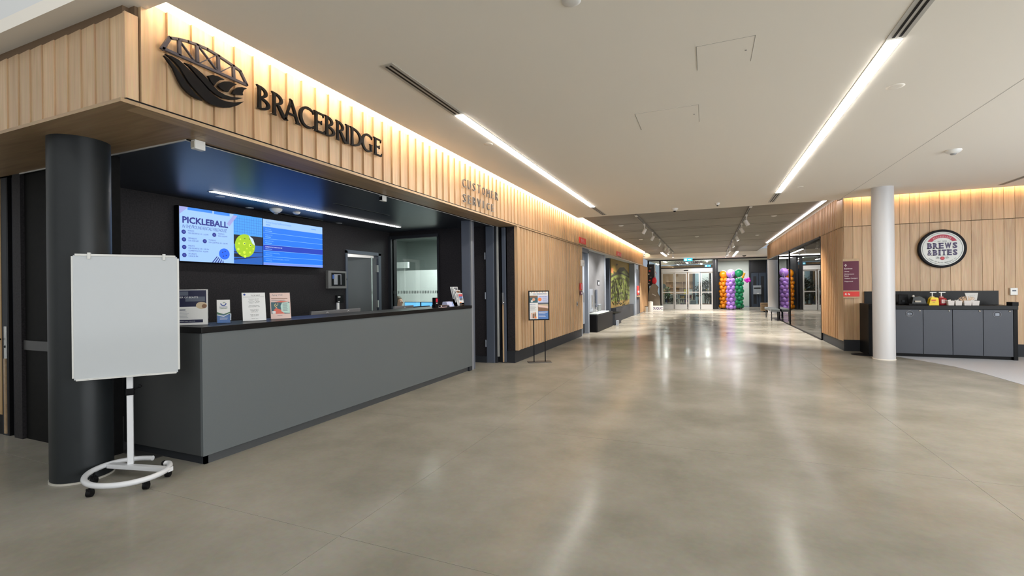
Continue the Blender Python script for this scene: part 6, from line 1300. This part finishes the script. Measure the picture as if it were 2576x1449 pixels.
# thermostat and directory sign
t = thing('thermostat', 'white square thermostat with a grey display on the café wall', 'thermostat', (5.32, YW - 0.01, 1.15)); bevel(bx('body', 5.27, 5.375, YW - 0.045, YW - 0.005, 1.165, 1.30, WPLAST, t), 0.006); bx('display', 5.295, 5.35, YW - 0.047, YW - 0.044, 1.235, 1.26, K['slate'], t)
t = thing('directory_sign', 'maroon directory sign with a red strip on an oak plate by the café corner', 'sign', (2.76, YW - 0.02, 1.1))
SX, SY = 2.635, YW - 0.035
bevel(bx('oak_plate', SX, SX + 0.275, SY, SY + 0.03, 1.11, 1.94, wood('oak_plate', (0.52, 0.37, 0.22), (0.60, 0.44, 0.27)), t), 0.002)
bx('maroon_panel', SX, SX + 0.275, SY - 0.008, SY, 1.275, 1.885, MAR, t); bx('red_strip', SX, SX + 0.28, SY - 0.008, SY, 1.145, 1.250, RSIG, t)
p = Print((SX, SY - 0.0083, 1.275), (1, 0, 0), (0, 0, 1), 0.0006); WT = mat('sign_text', (0.8, 0.72, 0.72), 0.5)
p.poly([(0.022, 0.525), (0.045, 0.552), (0.068, 0.525), (0.060, 0.518), (0.049, 0.532), (0.049, 0.49), (0.041, 0.49), (0.041, 0.532), (0.030, 0.518)], WT)
for tx, z, ww in (('Boardroom', 0.442, 0.14), ('Library', 0.380, 0.085), ('Multi-purpose', 0.325, 0.17), ('Room', 0.288, 0.075), ('Outdoor Courtyard', 0.235, 0.225), ('Playground', 0.172, 0.145)): p.text(tx, 0.022, z, WT, w=ww, h=0.028, off=0.025)
p.build('lettering', t)
p = Print((SX, SY - 0.0083, 1.145), (1, 0, 0), (0, 0, 1), 0.0006)
p.poly([(0.022, 0.052), (0.048, 0.080), (0.056, 0.072), (0.044, 0.058), (0.068, 0.058), (0.068, 0.046), (0.044, 0.046), (0.056, 0.032), (0.048, 0.024)], WT).disc(0.092, 0.062, 0.008, WT, n=10).poly([(0.085, 0.055), (0.10, 0.055), (0.115, 0.040), (0.11, 0.030), (0.09, 0.035)], WT).disc(0.108, 0.052, 0.010, WT, n=10); p.build('pictograms', t)
# round sign
OV = thing('round_sign', 'round black-rimmed white BREWS & BITES sign on the oak café wall', 'sign', (4.265, YW - 0.02, 2.085)); cx, cz, rr = 4.262, 2.083, 0.376
y_ = YW - 0.015
MB().lathe((cx, y_, cz), [(rr, 0), (rr, 0.05), (rr - 0.01, 0.058), (rr - 0.04, 0.058), (rr - 0.042, 0.045), (0, 0.045)], mat('rim_black', (0.007, 0.007, 0.010), 0.5, spec=0.15), n=64, smooth=False, axis=(0, -1, 0)).build('rim', OV)
MB().lathe((cx, y_ - 0.045, cz), [(rr - 0.045, 0), (rr - 0.045, 0.006), (0, 0.006)], mat('sign_face', (0.66, 0.68, 0.66), 0.4), n=64, smooth=False, axis=(0, -1, 0)).build('face', OV)
p = Print((cx, y_ - 0.0513, cz), (1, 0, 0), (0, 0, 1), 0.0008); PU = mat('sign_purple', (0.055, 0.04, 0.12), 0.5); PR = mat('sign_crimson', (0.42, 0.02, 0.06), 0.5); SG = mat('sign_line', (0.10, 0.13, 0.14), 0.5)
p.ring(0, 0, 0.305, 0.312, SG, n=64)
# red banner arc
o_, i_ = [], []
for k in range(19):
    s_ = k / 18; t_ = math.radians(150 - 120 * s_); o_.append((0.262 * math.cos(t_), 0.015 + 0.262 * math.sin(t_))); t2 = math.radians(140 - 100 * s_); i_.append((0.205 * math.cos(t2), 0.0 + 0.215 * math.sin(t2)))
for k in range(18): p.poly([o_[k], o_[k + 1], i_[k + 1], i_[k]], PR); p.k -= 1
p.k += 1
p.arctext('BRACEBRIDGE', 0, 0.01, 0.215, math.radians(128), math.radians(52), 0.030, mat('sign_cream', (0.7, 0.62, 0.6), 0.5), wf=0.62)
p.text('EST. 2024', 0, 0.135, SG, w=0.14, h=0.020, cx=True).rect(-0.16, 0.142, -0.10, 0.145, SG).rect(0.10, 0.142, 0.16, 0.145, SG)
def slab(p, body, a0, b0, w_, h_, m):
    """bold slab-like word: thick letters with foot and head serifs"""
    wt_ = [1.35 if ch == 'W' else (0.6 if ch == 'I' else 1.0) for ch in body]; acc = 0
    for i, ch in enumerate(body):
        cw = w_ * wt_[i] / sum(wt_); x = a0 + acc; acc += cw; ww = cw * (0.82 if ch not in 'I' else 0.55); xo = x + (cw - ww) / 2
        p.text(ch, xo, b0, m, w=ww, h=h_, off=0.045 if ch != '&' else 0.012); p.k -= 1
        if ch in 'BREI&T' and ch != '&':
            if ch in 'BREI': p.rect(xo - 0.008, b0, xo + ww * (0.3 if ch != 'I' else 1.0) + 0.008 * (ch == 'I'), b0 + 0.014, m); p.k -= 1; p.rect(xo - 0.008, b0 + h_ - 0.014, xo + ww * (0.3 if ch != 'I' else 1.0) + 0.008 * (ch == 'I'), b0 + h_, m); p.k -= 1
            if ch == 'T': p.rect(xo + ww * 0.2, b0, xo + ww * 0.8, b0 + 0.014, m); p.k -= 1
            if ch == 'R': p.rect(xo + ww * 0.65, b0, xo + ww + 0.006, b0 + 0.014, m); p.k -= 1
    p.k += 1
slab(p, 'BREWS', -0.238, 0.0, 0.476, 0.115, PU); slab(p, '&BITES', -0.238, -0.135, 0.476, 0.115, PU)
p.disc(0, -0.19, 0.034, PR).disc(0, -0.19, 0.018, mat('sign_red2', (0.6, 0.08, 0.08), 0.5))
for s_ in (-1, 1):
    for k in range(3): p.poly([(s_ * 0.05, -0.195 + k * 0.012), (s_ * 0.05, -0.190 + k * 0.012), (s_ * (0.10 - 0.008 * k), -0.182 + k * 0.014), (s_ * (0.10 - 0.008 * k), -0.188 + k * 0.014)], SG)
p.arctext('LAKE OF BAYS BREWING CO', 0, 0.0, 0.288, math.radians(222), math.radians(318), 0.024, SG, inside=True, wf=0.75)
p.build('lettering', OV)
# small easels, frames and stock seen inside the glazed room on the right
t = thing('easel', 'pale wooden easel behind the glass near the slatted corner', 'easel', (3.1, 15.0, 0)); EZ = mat('easel_wood', (0.55, 0.5, 0.36), 0.6)
MB().tube([(2.95, 15.0, 0), (3.1, 15.15, 1.5)], 0.018, EZ, 6).build('leg', t); MB().tube([(3.30, 15.0, 0), (3.15, 15.15, 1.5)], 0.018, EZ, 6).build('leg', t); MB().tube([(3.12, 15.6, 0), (3.12, 15.15, 1.5)], 0.018, EZ, 6).build('leg', t)
bx('board', 2.93, 3.32, 15.02, 15.05, 0.75, 1.35, WPLAST, t); bx('picture', 2.97, 3.28, 15.01, 15.02, 0.8, 1.3, K['slate'], t)
